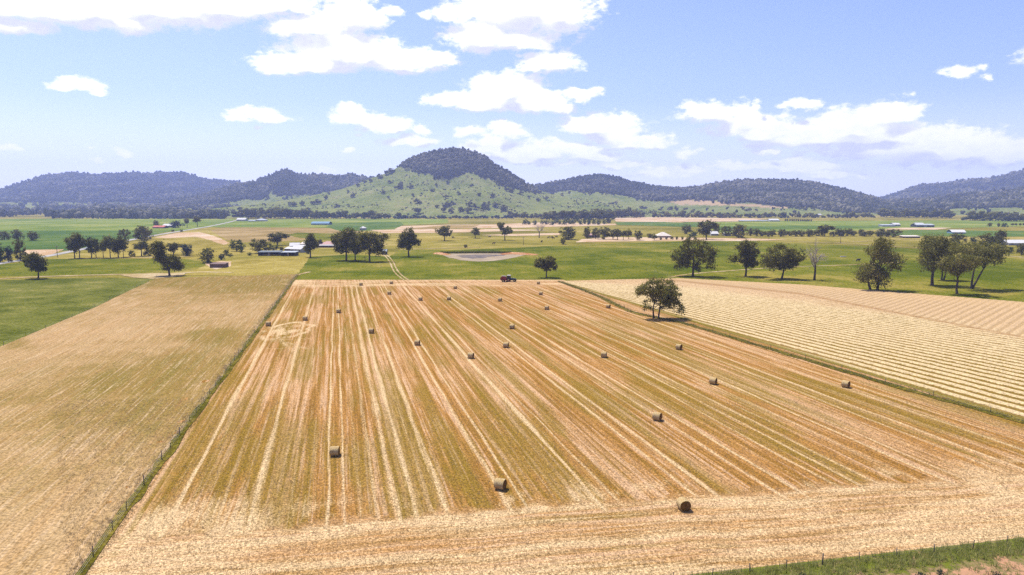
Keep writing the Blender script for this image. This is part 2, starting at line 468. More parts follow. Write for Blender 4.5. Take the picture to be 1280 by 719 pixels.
sheet('yard', [(1090,287),(1130,284.8),(1190,284.8),(1170,287.2)], .09, M_tan, .6)
sheet('crop_field', [(-700,351),(0,350.5),(60,348.5),(120,347.5),(192,348.6),(120,384),(0,434),(-260,540),(-700,700)], .03, M_darkgreen, .5)
sheet('dry_paddock', [(228,344.5),(252,334),(284,328),(330,323),(388,321),(372,343),(300,345)], .06, M_yellow, .5)
sheet('green_paddock', [(-600,331),(0,331),(60,324),(150,323.8),(232,324),(262,329),(246,337),(210,341),(60,345),(-600,349)], .02, M_olive and M_green, .5)
sheet('bare_earth', [(256,330),(276,326.5),(290,327.5),(288,333),(270,337),(262,334)], .08, M_tan, .6)
# roads and farm tracks
ribbon('road', [(-300,366),(-40,336),(0,329.5),(58,320.5),(96,313),(150,302.5),(196,294),(226,289),(262,283),(285,278.2),(296,275.5)], 5.5, .09, M_road, jitter=.05)
ribbon('dirt_track', [(-60,352),(40,346.5),(90,344.8),(150,343.2),(215,342.2),(252,340.2),(290,341)], 3.2, .10, M_track, jitter=.4)
sheet('bare_earth', [(150,344),(190,341.5),(232,342),(228,345.5),(190,349),(165,347)], .095, M_track, .5)
ribbon('dirt_track', [(96,323.2),(150,322.6),(200,321.5),(240,320.6)], 4, .085, M_track, jitter=.4)
ribbon('dirt_track', [(930,300.4),(975,301.3),(1020,303.2),(1075,305.5),(1130,309),(1200,314),(1280,322)], 2.4, .10, M_track, jitter=.5)
ribbon('dirt_track', [(836,347),(868,342.2),(930,337.4),(985,333.8),(1050,331.8),(1130,328)], 1.8, .10, M_track, jitter=.6)
ribbon('dirt_track', [(500,312.2),(540,310.8),(562,310.2),(600,309.5)], 3.2, .10, M_track, jitter=.5)
ribbon('dirt_track', [(1040,304),(1130,299.6),(1200,300.6)], 2.2, .10, M_track, jitter=.5)
ribbon('dirt_track', [(388,340),(374,343),(366,347)], 2, .10, M_track, jitter=.5)
for off in (-.9, .9):
    a = [G(*p)[:2]+np.array([off, 0]) for p in [(481,318.5),(486,323),(490,329),(493,336),(498,343),(508,350.5)]]
    ribbon('dirt_track', a, .65, .10, M_track, world_pts=True, jitter=.5, step=2)

# --- the baled field -------------------------------------------------------
VPx, VPy = 420.0, 264.0
xr = np.arange(150, 1530, 2.2)
dd = np.concatenate([np.arange(36, 120, .55), np.arange(120, 200, .8), np.arange(200, 268, 1.2)])
P0 = G(VPx, VPy)[:2]
B0 = np.array([G(x, 600)[:2] for x in xr])               # where each line crosses row 600
dirs = P0-B0
t = (dd[None, :]-B0[:, 1:2])/dirs[:, 1:2]
X = B0[:, :1]+dirs[:, :1]*t; Y = np.broadcast_to(dd[None, :], X.shape)
PX, PY = project(X, Y, 0.0)
XR = np.broadcast_to(xr[:, None], X.shape)
# tracks of pale straw: x at row 600, half width (px there), strength
TR = [(226,6,.35),(238,7,.95),(253,4,.45),(270,3,.35),(288,4,.4),(303,3,.3),(325,9,.75),(340,4,.3),(352,3,.35),(366,4,.45),(380,3,.25),(393,4,.4),
      (410,3.5,.95),(429,3.5,1.0),(446,6,.4),(465,7,.55),(487,9,.75),(508,7,.85),(526,4,.35),(543,8,.75),(560,3,.3),(578,4,.25),(596,3,.25),(615,5,1.0),(636,4.5,.9),
      (655,5,.3),(675,4,.4),(700,4,.3),(722,7,.95),(745,4,.7),(765,4,.3),(783,4,.35),(805,5,.35),(826,4,.3),(845,5,.8),(868,6,.9),(888,4,.3),(912,4,.35),(945,5,.75),(972,7,.85),
      (1000,5,.4),(1030,6,.6),(1062,6,.75),(1086,6,.65),(1110,5,.4),(1145,8,.55),(1180,6,.8),(1205,6,.6),(1240,7,.4),(1280,8,.6),(1312,7,.75),(1345,8,.4),(1385,9,.7),(1420,8,.6),(1455,8,.4)]
wob = (fbm(dd/28., dd*0+3.3, 11, 3)-.5)*5
pale = np.zeros_like(X)
for i, (c, w, s_) in enumerate(TR):
    mod = .35+1.15*fbm(dd/22.+i*7.7, dd*0+i*3.1, 20+i, 3)
    mod = mod*(.6+.8*(np.interp(dd, [36, 70, 140, 260], [.8, 1, 1, .9])))
    ww = w*(.5+.5*vnoise(dd/15.+i*5.1, dd*0+i, 90))
    g = np.exp(-((XR-c-(wob+(vnoise(dd/9.+i*2.2, dd*0, 5)-.5)*3)[None, :])/ww[None, :])**2*1.6)
    pale = np.maximum(pale, g*s_*np.clip(mod, 0, 1.15)[None, :])
gp = fbm(xr/34., xr*0+1.7, 31, 3)                       # broad alternating swaths, green against brown
gp2 = fbm(xr/9., xr*0+5.2, 35, 2)
n2d = fbm(XR/90., Y/26., 41, 4)
nf = fbm(XR/30., Y/9., 47, 3)
green = sstep(gp[:, None]*.7+gp2[:, None]*.35+n2d*.9+nf*.35, .98, 1.42)
for (u, v, ru, rv, s_) in [(590,560,120,40,.35),(740,590,100,34,.4),(470,590,70,40,.25),(300,540,60,50,.25),(800,405,120,10,.75),(765,402,40,8,.6),(870,470,90,14,.25),(1000,520,120,30,.2),(330,610,40,40,.3),(620,480,40,20,.3),(440,420,40,40,.2)]:
    green = np.maximum(green, s_*np.exp(-(((PX-u)/ru)**2+((PY-v)/rv)**2))*(.4+1.2*nf))
green *= np.interp(dd, [36, 240, 258, 268], [1, 1, .4, .1])[None, :]
pink = sstep(fbm(XR/60.+9, Y/40., 61, 4)*.7+fbm(xr/22., xr*0+8, 63, 2)[:, None]*.5, .45, .8)
# turning land along the near edge: worked across the rows
ha, hb = G(400, 661)[:2], G(1280, 597)[:2]
hd = (hb-ha)/np.linalg.norm(hb-ha); hn = np.array([hd[1], -hd[0]])
if hn[1] > 0: hn = -hn
hs = (X-ha[0])*hn[0]+(Y-ha[1])*hn[1]                   # metres past the edge, towards the camera
hl = (X-ha[0])*hd[0]+(Y-ha[1])*hd[1]
hs = hs+(fbm(hl/16., hl*0+2, 71, 3)-.5)*2.2-.00045*np.clip(hl-40, 0, None)**2*.3
hm = sstep(hs+(fbm(X/2.3, Y/2.3, 75, 3)-.5)*3.5+(pale-.3)*-1.5, -2.2, 1.2)
hpale = np.zeros_like(X)
for c, w, s_ in [(.3,.75,.95),(2.2,.7,.5),(4.6,.9,.4),(7.2,.9,.85),(8.7,.6,.55),(10.6,.6,.35),(12.6,.8,.6),(15,.7,.35)]:
    mod = .25+1.4*fbm(hl/11.+c*9, hl*0+c*3, 81, 4)
    hpale = np.maximum(hpale, s_*np.clip(mod, 0, 1.1)*np.exp(-((hs-c-(fbm(hl/9.+c, hl*0, 83, 2)-.5)*1.2)/w)**2))
hpale = np.maximum(hpale, .42+.42*sstep(fbm(hl/14., hs/1.8, 87, 4), .38, .7))
hgreen = sstep(fbm(hl/9., hs/1.6, 91, 4), .55, .8)*.6
# scattered light trash where the rows run out
soft = np.exp(-((hs+2.5)/4.5)**2)*sstep(fbm(X/3.5, Y/3.5, 95, 4), .4, .75)*.7
# the left corner, where the mower swung round
cg = G(236, 668)[:2]
cr = np.hypot(X-cg[0], Y-cg[1])
corner = np.exp(-((cr-4)/4.2)**2)*(.35+.9*fbm(X/3., Y/3., 97, 4))
cg2 = G(1272, 610)[:2]; cr2 = np.hypot(X-cg2[0], Y-cg2[1])
corner = np.maximum(corner, np.exp(-((cr2-2)/5.5)**2)*(.35+.8*fbm(X/3., Y/3., 98, 4)))
pale = pale*(1-hm)+hpale*hm
pale = np.maximum(np.maximum(pale, soft), np.clip(corner, 0, .9))
green = green*.78*(1-hm)+hgreen*hm*.8
pink = np.clip(pink*(1-hm)+hm*.6, 0, 1)
# far turning land
fm = sstep(Y+(fbm(X/9., X*0, 99, 3)-.5)*6, 236, 252)
pale = pale*(1-fm)+fm*(.30+.5*sstep(fbm(X/14., Y/2.2, 101, 4), .45, .7))
pink = np.maximum(pink, fm)
# spilled ring of straw where a feed ring stood
rc = G(357, 414)[:2]
rr_ = np.hypot((X-rc[0]), (Y-rc[1])/2.1); ang_ = np.arctan2(Y-rc[1], X-rc[0])
ring = np.exp(-((rr_-5.0-(vnoise(ang_*3+20, ang_*0, 105)-.5)*1.5)/.8)**2)*(.3+.9*vnoise(ang_*2.2+30, ang_*0, 107))
blot = np.exp(-(rr_/5.6)**2)*sstep(fbm(X/1.9, Y/3., 109, 4), .36, .66)
for (u0, v0, u1, v1, w) in [(344,409,402,402.5,.7),(336,414,360,407,1.0),(338,425,388,424,.6),(330,436,372,436,.4),(358,428,382,436,.7),(346,420,366,440,.8)]:
    a, b = G(u0, v0)[:2], G(u1, v1)[:2]; L = np.linalg.norm(b-a); e = (b-a)/L
    s1 = (X-a[0])*e[0]+(Y-a[1])*e[1]; s2 = -(X-a[0])*e[1]+(Y-a[1])*e[0]
    ring = np.maximum(ring, np.exp(-(s2/w)**2)*sstep(s1, -2, 1)*(1-sstep(s1, L-1, L+2))*(.15+.9*fbm(X/2.2, Y/3.5, 113, 3)))
pale = np.clip(np.maximum(pale, np.maximum(ring*.85, blot*1.0)), 0, 1)
edge = np.exp(-((XR-203)/5.0)**2)*.9*(1-hm*.3)           # rank grass along the left fence
green = np.maximum(green, edge)
Zf = .05+.10*np.clip(pale, 0, 1)*0+.05*(fbm(X/1.1, Y/1.1, 111, 2)-.5)
nx, ny = X.shape
V = np.stack([X, Y, Zf], -1).reshape(-1, 3)
ii, jj = np.meshgrid(np.arange(nx-1), np.arange(ny-1), indexing='ij')
q = (ii*ny+jj).ravel()
Fc = np.stack([q, q+ny, q+ny+1, q+1], 1)
row = np.stack([XR*.087, Y, Y*0], -1).reshape(-1, 3)
m, n = newmat('stubble_mat')
co = n.world()
rowv = n.attr('row', 'Vector')
P_, Gn, Pk = n.attr('pale'), n.attr('green'), n.attr('pink')
HM = n.attr('head')
rowm = n.mix(n.ss(HM, .3, .7), rowv, n.attr('hrow', 'Vector'))
fine = n.noise(n.mapping(rowm, 0, (3.0, .07, 1)), 1.0, 5, .75)       # single drill rows and wheel marks
mid = n.noise(n.mapping(rowm, 0, (1.25, .024, 1)), 1.0, 4, .7)
g1 = n.noise(co, 4.5, 4, .8); g2 = n.noise(co, 1.1, 4, .7); g3 = n.noise(co, 11., 3, .8)
c = n.mix(n.ss(n.math('ADD', n.math('MULTIPLY', Pk, .8), n.math('MULTIPLY', n.math('SUBTRACT', g2, .5), 1.6)), .1, .9), A(204,150,82), A(230,182,128))
c = n.mix(n.ss(fine, .46, .60, 0, .55), c, A(166,118,54))
c = n.mix(n.ss(mid, .50, .58, 0, .75), c, A(162,118,48))
c = n.mix(n.ss(mid, .48, .40, 0, .75), c, A(238,196,150))
gfac = n.math('ADD', Gn, n.math('MULTIPLY', n.math('SUBTRACT', g2, .5), 1.1))
gfac = n.math('MULTIPLY_ADD', n.math('SUBTRACT', mid, .5), .9, gfac)
c = n.mix(n.ss(gfac, .0, .95, 0, .68), c, A(154,130,48))
pf = n.math('MULTIPLY_ADD', n.math('SUBTRACT', g1, .5), .75, P_)
pf = n.math('MULTIPLY_ADD', n.math('SUBTRACT', g3, .5), .8, pf)
pf = n.math('MULTIPLY_ADD', n.math('SUBTRACT', fine, .5), 1.9, pf)
pf = n.math('MULTIPLY_ADD', n.math('SUBTRACT', mid, .5), .5, pf)
c = n.mix(n.ss(pf, .22, 1.05, 0, .9), c, A(250,216,162))
gm = n.math('MULTIPLY', n.ss(g1, .36, .64, .54, 1.46), n.ss(g3, .36, .64, .70, 1.30))
cs = n.n('ShaderNodeVectorMath', operation='SCALE'); n.put(cs.inputs[0], c); n.put(cs.inputs['Scale'], gm)
n.out(n.principled(cs.outputs[0], .95, n.bump(n.math('ADD', g1, n.math('MULTIPLY', fine, .5)), .7, .10), 0))
tag(obj('baled_field', mesh_np('baled_field', V, [(Fc, 0)], [m],
    {'pale': pale.ravel(), 'green': green.ravel(), 'pink': pink.ravel(), 'head': hm.ravel(), 'row': row, 'hrow': np.stack([hs+300, hl, hs*0], -1).reshape(-1, 3)}, True)), kind='structure')

# --- the stubble field on the left ------------------------------------------
lang = math.atan2(*(G(365, 355)-G(105, 719))[:2])       # heading of the fence from +Y towards +X
m, n = newmat('left_stubble_mat')
co = n.world(); al = n.mapping(co, lang, (1, 1, 1))      # x across the rows, y along them
fine = n.noise(n.mapping(al, 0, (2.6, .07, 1)), 1.0, 4, .7)
mid = n.noise(n.mapping(al, 0, (.5, .02, 1)), 1.0, 3, .6)
pa = n.noise(co, .028, 5, .62, .5); pb = n.noise(co, .16, 4, .65)
clump = n.noise(n.mapping(al, 0, (1.6, .8, 1)), 1.0, 4, .75); g1 = n.noise(co, 3.6, 4, .8)
f = n.math('ADD', n.math('MULTIPLY', n.math('SUBTRACT', pa, .5), 2.2), n.math('MULTIPLY', n.math('SUBTRACT', pb, .5), 1.0))
f = n.math('MULTIPLY_ADD', n.math('SUBTRACT', clump, .5), 1.5, f)
f = n.math('ADD', f, n.math('MULTIPLY', n.attr('green'), .9))
c = n.mix(n.ss(f, -.45, .25), A(212,178,126), A(186,156,98))
c = n.mix(n.ss(f, -.1, .65, 0, .85), c, A(148,130,58))
lf = n.math('MULTIPLY_ADD', n.math('SUBTRACT', clump, .5), .4, fine)
c = n.mix(n.ss(lf, .53, .66, 0, .6), c, A(246,214,170))
c = n.mix(n.ss(lf, .47, .36, 0, .6), c, A(168,130,72))
c = n.mix(n.ss(mid, .3, .7, 0, .25), c, A(214,164,104))
gm = n.ss(g1, .34, .66, .58, 1.42)
cs = n.n('ShaderNodeVectorMath', operation='SCALE'); n.put(cs.inputs[0], c); n.put(cs.inputs['Scale'], gm)
n.out(n.principled(cs.outputs[0], .95, n.bump(clump, .8, .2), 0))
# grid between the fence and the field's far side
fa, fb = G(96, 731)[:2], G(371, 343)[:2]
fa = fa+(fa-fb)*.12
la, lb = G(-900, 800)[:2], G(196, 347)[:2]
Ngx, Ngy = 120, 260
ta = np.linspace(0, 1, Ngx)[:, None, None]; tb = (np.linspace(0, 1, Ngy)**1.3)[None, :, None]
fence_side = fa+(fb-fa)*tb[0]
bnd = [G(u, v)[:2] for u, v in [(-1500,1500),(-560,680),(-260,542),(0,434),(60,409),(120,384),(165,362),(196,348)]]
bl = np.concatenate([[0], np.cumsum([np.linalg.norm(bnd[i+1]-bnd[i]) for i in range(len(bnd)-1)])]); bl /= bl[-1]
far_side = np.stack([np.interp(tb[0][:, 0], bl, [p[k] for p in bnd]) for k in (0, 1)], -1)
XY = fence_side[None]*(1-ta)+far_side[None]*ta
PXl, PYl = project(XY[..., 0], XY[..., 1], 0.0)
gl = np.zeros_like(PXl)
for (u, v, ru, rv, s_) in [(270,420,40,10,1),(240,350,110,9,1.3),(300,355,70,9,1.2),(200,470,120,40,.45),(20,432,20,6,.8),(110,520,120,40,.3),(320,470,25,60,.2)]:
    gl += s_*np.exp(-(((PXl-u)/ru)**2+((PYl-v)/rv)**2))
gl -= .9*np.exp(-(((PXl-100)/160)**2+((PYl-420)/34)**2))*.5+.35*sstep(PYl, 560, 720)
Vl = np.concatenate([XY, .07+.06*(fbm(XY[..., :1]/1.3, XY[..., 1:]/1.3, 121, 2)-.5)], -1).reshape(-1, 3)
ii, jj = np.meshgrid(np.arange(Ngx-1), np.arange(Ngy-1), indexing='ij'); q = (ii*Ngy+jj).ravel()
me = mesh_np('stubble_field', Vl, [(np.stack([q, q+1, q+Ngy+1, q+Ngy], 1), 0)], [m], {'green': gl.ravel()}, True)
tag(obj('stubble_field', me), kind='structure')

# --- windrowed field on the right --------------------------------------------
P1 = G(552, 316)[:2]
f0, f1 = G(698, 352.3)[:2], G(1280, 527.5)[:2]; f1 = f0+(f1-f0)*1.55
tops = [G(u, v)[:2] for u, v in [(698,351.8),(760,350),(850,348.2),(1000,356),(1280,378),(1500,400),(2100,480)]]
tl = np.concatenate([[0], np.cumsum([np.linalg.norm(tops[i+1]-tops[i]) for i in range(len(tops)-1)])]); tl /= tl[-1]
Na, Nb = 520, 560
a_ = np.linspace(0, 1, Na); b_ = np.linspace(0, 1, Nb)
fs = f0[None]+(f1-f0)[None]*a_[:, None]
ts = np.stack([np.interp(a_, tl, [p[k] for p in tops]) for k in (0, 1)], -1)
XY = fs[:, None]*(1-b_[None, :, None])+ts[:, None]*b_[None, :, None]
def theta(p): return np.arctan2(p[..., 1]-P1[1], p[..., 0]-P1[0])
th0 = theta(G(1280, 512)[:2]); th1 = theta(G(1280, 505.2)[:2])
dth = abs(th1-th0)
warp = (fbm(XY[..., 0]/45., XY[..., 1]/45., 131, 2)-.5)*.7+(fbm(XY[..., 0]/7., XY[..., 1]/7., 132, 3)-.5)*.15
ph = (theta(XY)-th0)/dth+warp
PXw, PYw = project(XY[..., 0], XY[..., 1], 0.0)
divl = np.interp(PXw, [698, 850, 1000, 1280, 1700], [340, 352, 368, 423, 505])
up_ = PYw < divl
ud = G(1100, 372)[:2]-G(1050, 387)[:2]; ud /= np.linalg.norm(ud)
ph2 = ((XY[..., 0]-G(1100, 372)[0])*ud[1]-(XY[..., 1]-G(1100, 372)[1])*ud[0])/2.1+warp*.5
divm = np.exp(-((PYw-divl)/1.3)**2)
ph = np.where(up_, ph2, ph)
cr_ = .5+.5*np.cos(2*np.pi*ph)
Zw = .09+.30*cr_**2*(.6+.8*fbm(XY[..., 0]/2., XY[..., 1]/2., 133, 3))
bb = np.broadcast_to(b_[None, :], ph.shape)
topm = sstep(bb+(fbm(XY[..., 0]/12., XY[..., 1]/12., 135, 3)-.5)*.12, .80, .97)
edgem = sstep(bb*np.linalg.norm(ts-fs, axis=1)[:, None], .5, 3.0)
Zw = .09+(Zw-.09)*edgem*(1-topm*.6)*np.where(up_, .45, .8)
m, n = newmat('windrow_mat')
co = n.world()
ph_n = n.attr('phase')
g1 = n.noise(co, 3.2, 4, .8); g2 = n.noise(co, .7, 4, .7); g0 = n.noise(co, .03, 4, .6)
ang = n.math('MULTIPLY', n.math('MULTIPLY_ADD', n.math('SUBTRACT', g2, .5), .35, ph_n), 2*math.pi)
cs_ = n.math('MULTIPLY_ADD', n.math('COSINE', ang), .5, .5)
cs_ = n.math('MULTIPLY_ADD', n.math('SUBTRACT', g1, .5), .55, cs_)
gap = n.mix(n.ss(g0, .4, .6), A(162,124,62), A(188,146,92))
gap = n.mix(n.ss(n.attr('lower'), .2, .9, 0, .6), gap, A(156,130,52))
gap = n.mix(n.math('MULTIPLY', n.attr('upper'), .88), gap, A(218,184,134))
hay = n.mix(n.ss(n.attr('lower'), .1, .8), A(236,200,150), A(246,218,164))
c = n.mix(n.ss(cs_, .26, .58), gap, hay)
c = n.mix(n.math('MULTIPLY', n.attr('top'), .5), c, A(236,198,142))
c = n.mix(n.math('MULTIPLY', n.attr('div'), .6), c, A(176,128,74))
c = n.mix(n.ss(n.attr('edge'), 0, 1, .9, 0), c, A(150,132,46))
gm = n.ss(g1, .34, .66, .62, 1.3)
cs = n.n('ShaderNodeVectorMath', operation='SCALE'); n.put(cs.inputs[0], c); n.put(cs.inputs['Scale'], gm)
n.out(n.principled(cs.outputs[0], .95, n.bump(g1, .6, .12), 0))
V = np.concatenate([XY, Zw[..., None]], -1).reshape(-1, 3)
ii, jj = np.meshgrid(np.arange(Na-1), np.arange(Nb-1), indexing='ij'); q = (ii*Nb+jj).ravel()
PXw, PYw = project(XY[..., 0], XY[..., 1], 0.0)
lower = 1-sstep(bb+(fbm(XY[..., 0]/30., XY[..., 1]/30., 137, 3)-.5)*.25, .40, .75)
me = mesh_np('windrow_field', V, [(np.stack([q, q+Nb, q+Nb+1, q+1], 1), 0)], [m],
    {'phase': ph.ravel(), 'lower': lower.ravel(), 'top': topm.ravel(), 'div': divm.ravel(), 'upper': up_.astype(float).ravel(), 'edge': edgem.ravel()}, True)
tag(obj('windrow_field', me), kind='structure')

# ------------------------------------------------------------------ hills
ICO_V = None
def ico():
    p = (1+5**.5)/2
    v = np.array([(-1,p,0),(1,p,0),(-1,-p,0),(1,-p,0),(0,-1,p),(0,1,p),(0,-1,-p),(0,1,-p),(p,0,-1),(p,0,1),(-p,0,-1),(-p,0,1)], float)
    v /= np.linalg.norm(v[0])
    f = np.array([(0,11,5),(0,5,1),(0,1,7),(0,7,10),(0,10,11),(1,5,9),(5,11,4),(11,10,2),(10,7,6),(7,1,8),(3,9,4),(3,4,2),(3,2,6),(3,6,8),(3,8,9),(4,9,5),(2,4,11),(6,2,10),(8,6,7),(9,8,1)])
    return v, f
IV, IF = ico()
def blobs(pts, rad, hgt, seed):
    """one crown-like lump per point, each with its own ragged shape"""
    r = np.random.default_rng(seed); n = len(pts)
    jit = .68+.6*r.random((n, 12, 1))
    v = IV[None]*jit*np.stack([rad, rad, hgt], -1)[:, None, :]
    a = r.random(n)*6.28; c, s_ = np.cos(a)[:, None], np.sin(a)[:, None]
    vx = v[..., 0]*c-v[..., 1]*s_; vy = v[..., 0]*s_+v[..., 1]*c
    v = np.stack([vx, vy, v[..., 2]], -1)+pts[:, None, :]
    f = IF[None]+(np.arange(n)*12)[:, None, None]
    tone = np.repeat(r.random(n), 12)
    return v.reshape(-1, 3), f.reshape(-1, 3), tone

def leaf_mat(name, c0, c1, c2, trans=.30):
    m, n = newmat(name)
    tn = n.attr('tone')
    c = n.mix(n.ss(tn, .1, .6), c0, c1); c = n.mix(n.ss(tn, .6, 1.0), c, c2)
    d = n.n('ShaderNodeBsdfDiffuse'); n.put(d.inputs[0], c); d.inputs[1].default_value = .5
    t_ = n.n('ShaderNodeBsdfTranslucent'); n.put(t_.inputs[0], c)
    mx = n.n('ShaderNodeMixShader'); mx.inputs[0].default_value = trans
    n.t.links.new(d.outputs[0], mx.inputs[1]); n.t.links.new(t_.outputs[0], mx.inputs[2])
    n.out(mx.outputs[0]); return m
M_gum = leaf_mat('gum_leaves_mat', (.095,.098,.019,1), (.22,.205,.048,1), (.44,.385,.125,1))
M_gumdark = leaf_mat('dark_leaves_mat', (.072,.075,.015,1), (.165,.155,.034,1), (.35,.30,.088,1))
M_fresh = leaf_mat('fresh_leaves_mat', (.05,.075,.015,1), (.09,.12,.025,1), (.15,.17,.05,1))
M_blue = leaf_mat('grey_leaves_mat', (.035,.055,.045,1), (.06,.08,.062,1), (.10,.12,.09,1))
M_forest = leaf_mat('forest_canopy_mat', (.036,.044,.020,1), (.10,.098,.048,1), (.25,.225,.14,1), .1)
M_bark = plain('bark_mat', (.10,.075,.055,1), .9, .1, vary=.5, scale=3, bump=.4)
M_palebark = plain('pale_bark_mat', (.42,.36,.28,1), .85, .1, vary=.5, scale=2, bump=.3)

def hill_mat(name, g0, g1, g2, bare, forest):
    m, n = newmat(name)
    co = n.world()
    a = n.noise(co, .006, 6, .62, .5); b = n.noise(co, .035, 5, .65); s_ = n.noise(co, .16, 4, .7)
    f = n.math('MULTIPLY_ADD', n.math('SUBTRACT', b, .5), .9, a); f = n.math('MULTIPLY_ADD', n.math('SUBTRACT', s_, .5), .7, f)
    c = n.mix(n.ss(f, .3, .55), g0, g1); c = n.mix(n.ss(f, .55, .85), c, g2)
    c = n.mix(n.ss(n.math('MULTIPLY_ADD', n.math('SUBTRACT', b, .5), .5, n.noise(co, .075, 5, .75)), .56, .66, 0, .8), c, (.045,.048,.024,1))         # low scrub, rock and single bushes
    c = n.mix(n.math('MULTIPLY', n.attr('bare'), .9), c, bare)
    c = n.mix(n.attr('wood'), c, forest)
    n.out(n.principled(c, .95, n.bump(s_, .5, 2.0), 0)); return m
M_hill = hill_mat('hill_grass_mat', A(120,134,54), A(154,160,82), A(188,176,118), A(216,182,136), (.035,.036,.022,1))

def in_poly(px, py, poly):
    ins = np.zeros(px.shape, bool); k = len(poly)
    for i in range(k):
        x0, y0 = poly[i]; x1, y1 = poly[(i+1) % k]
        if y0 == y1: continue
        cnd = ((y0 > py) != (y1 > py)) & (px < (x1-x0)*(py-y0)/(y1-y0)+x0)
        ins ^= cnd
    return ins
HILLS = []
def hill(name, ridge, D, Df, Db, shape=1.35, rough=.10, wood=None, bare=None, step=4.0, nf=46, nb=10, seed=1, sink=-3.0):
    """a range: its crest at distance D(u) along the headings of RIDGE (photo x, y), foot at Df, back at Db"""
    ru = np.array([p[0] for p in ridge], float); rv = np.array([p[1] for p in ridge], float)
    us = np.arange(ru[0], ru[-1]+.1, step)
    vs = np.interp(us, ru, rv)
    k = np.array([.25, .5, .25]); vs[1:-1] = np.convolve(vs, k, 'valid')
    dirs = np.array([pix_dir(u, v) for u, v in zip(us, vs)])
    hz = np.hypot(dirs[:, 0], dirs[:, 1]); el_ = dirs[:, 2]/hz
    hx, hy = dirs[:, 0]/hz, dirs[:, 1]/hz
    Dn = np.full(len(us), D) if np.isscalar(D) else np.interp(us, [p[0] for p in D], [p[1] for p in D])
    Dfn = np.full(len(us), Df) if np.isscalar(Df) else np.interp(us, [p[0] for p in Df], [p[1] for p in Df])
    rz = np.maximum(CAMZ+el_*Dn, 0)
    tt = np.concatenate([np.linspace(0, 1, nf), 1+np.linspace(0, 1, nb+1)[1:]])
    R = np.where(tt[None] <= 1, Dfn[:, None]+(Dn-Dfn)[:, None]*tt[None], Dn[:, None]+(Db-Dn)[:, None]*(tt[None]-1))
    prof = np.where(tt <= 1, np.clip(tt, 0, 1)**shape*(1-.0)+0, 1-sstep(tt, 1, 2))
    prof = np.where(tt <= 1, prof*(1-.12*np.sin(np.pi*np.clip(tt, 0, 1))), prof)
    X = hx[:, None]*R; Y = hy[:, None]*R
    env = np.sin(np.pi*np.clip(tt, 0, 1))[None]*(tt[None] <= 1)+.0
    nz = fbm(X/170., Y/170., seed, 5)-.5
    gul = np.abs(fbm(X/260.+3, Y/420., seed+9, 4)-.5)*2
    Z = rz[:, None]*prof[None]+rz[:, None]*env*(nz*rough*2.2-(.28-gul).clip(0)*rough*1.2)
    # keep the crest the highest line seen
    mx = CAMZ+(el_[:, None]-.0004)*R
    Z = np.where(tt[None] < 1, np.minimum(Z, np.maximum(mx, Z*0)), Z)
    Z = Z+sink*(1-np.clip(prof*8, 0, 1))[None]
    PXh, PYh = project(X, Y, Z)
    nx, ny = X.shape
    jit = (fbm(X/60., Y/60., seed+3, 3)-.5)
    wd = np.zeros_like(X); br = np.zeros_like(X)
    for poly in (wood or []): wd = np.maximum(wd, in_poly(PXh+jit*14, PYh+jit*7, poly).astype(float))
    for poly in (bare or []): br = np.maximum(br, in_poly(PXh+jit*10, PYh+jit*3, poly).astype(float))
    V = np.stack([X, Y, Z], -1).reshape(-1, 3)
    ii, jj = np.meshgrid(np.arange(nx-1), np.arange(ny-1), indexing='ij'); q = (ii*ny+jj).ravel()
    me = mesh_np(name, V, [(np.stack([q, q+ny, q+ny+1, q+1], 1), 0)], [M_hill], {'wood': wd.ravel()*.9, 'bare': br.ravel()}, True)
    if me.polygons[5].normal.z < 0: me.flip_normals()
    o = obj(name, me); tag(o, kind='structure')
    h = dict(X=X, Y=Y, Z=Z, wood=wood or [], us=us, tt=tt, nf=nf); HILLS.append(h)
    return h
def on_hill(h, fi, fj):
    """bilinear point of the hill grid"""
    i = np.clip(fi.astype(int), 0, h['X'].shape[0]-2); j = np.clip(fj.astype(int), 0, h['X'].shape[1]-2)
    a = fi-i; b = fj-j
    def L(g): return g[i, j]*(1-a)*(1-b)+g[i+1, j]*a*(1-b)+g[i, j+1]*(1-a)*b+g[i+1, j+1]*a*b
    return L(h['X']), L(h['Y']), L(h['Z'])
def woodland(name, h, n, r0, r1, seed, thin=.0, edge=(10, 5), back=3, label='', dens_noise=.35):
    r = np.random.default_rng(seed)
    nx, ny = h['X'].shape
    fi = r.random(n)*(nx-1); fj = r.random(n)*(h['nf']-1+back)
    x, y, z = on_hill(h, fi, fj)
    px, py = project(x, y, z)
    j1 = fbm(x/60., y/60., seed+5, 3)-.5
    keep = np.zeros(n, bool)
    for poly in h['wood']: keep |= in_poly(px+j1*edge[0]*2+r.normal(0, edge[0]*.25, n), py+j1*edge[1]*2+r.normal(0, edge[1]*.3, n), poly)
    keep |= (fj > h['nf']-1) & (r.random(n) < .9) & np.any([in_poly(px, py+4, p) for p in h['wood']], axis=0)
    keep &= fbm(x/38., y/38., seed+7, 3)+r.random(n)*.3 > dens_noise+thin
    keep &= r.random(n) > thin
    x, y, z = x[keep], y[keep], z[keep]; k = len(x)
    rad = r0*.75+(r1-r0*.75)*r.random(k)**1.6; hg = rad*(.9+.7*r.random(k))
    v, f, tone = blobs(np.stack([x, y, z+hg*.75], -1), rad, hg, seed+1)
    tone = np.clip(tone*.75+np.repeat(fbm(x/90., y/90., seed+11, 4)-.5, 12)*1.3+.12, 0, 1)
    o = obj(name, mesh_np(name, v, [(f, 0)], [M_forest], {'tone': tone}))
    tag(o, label, 'forest', kind='stuff')
    return k

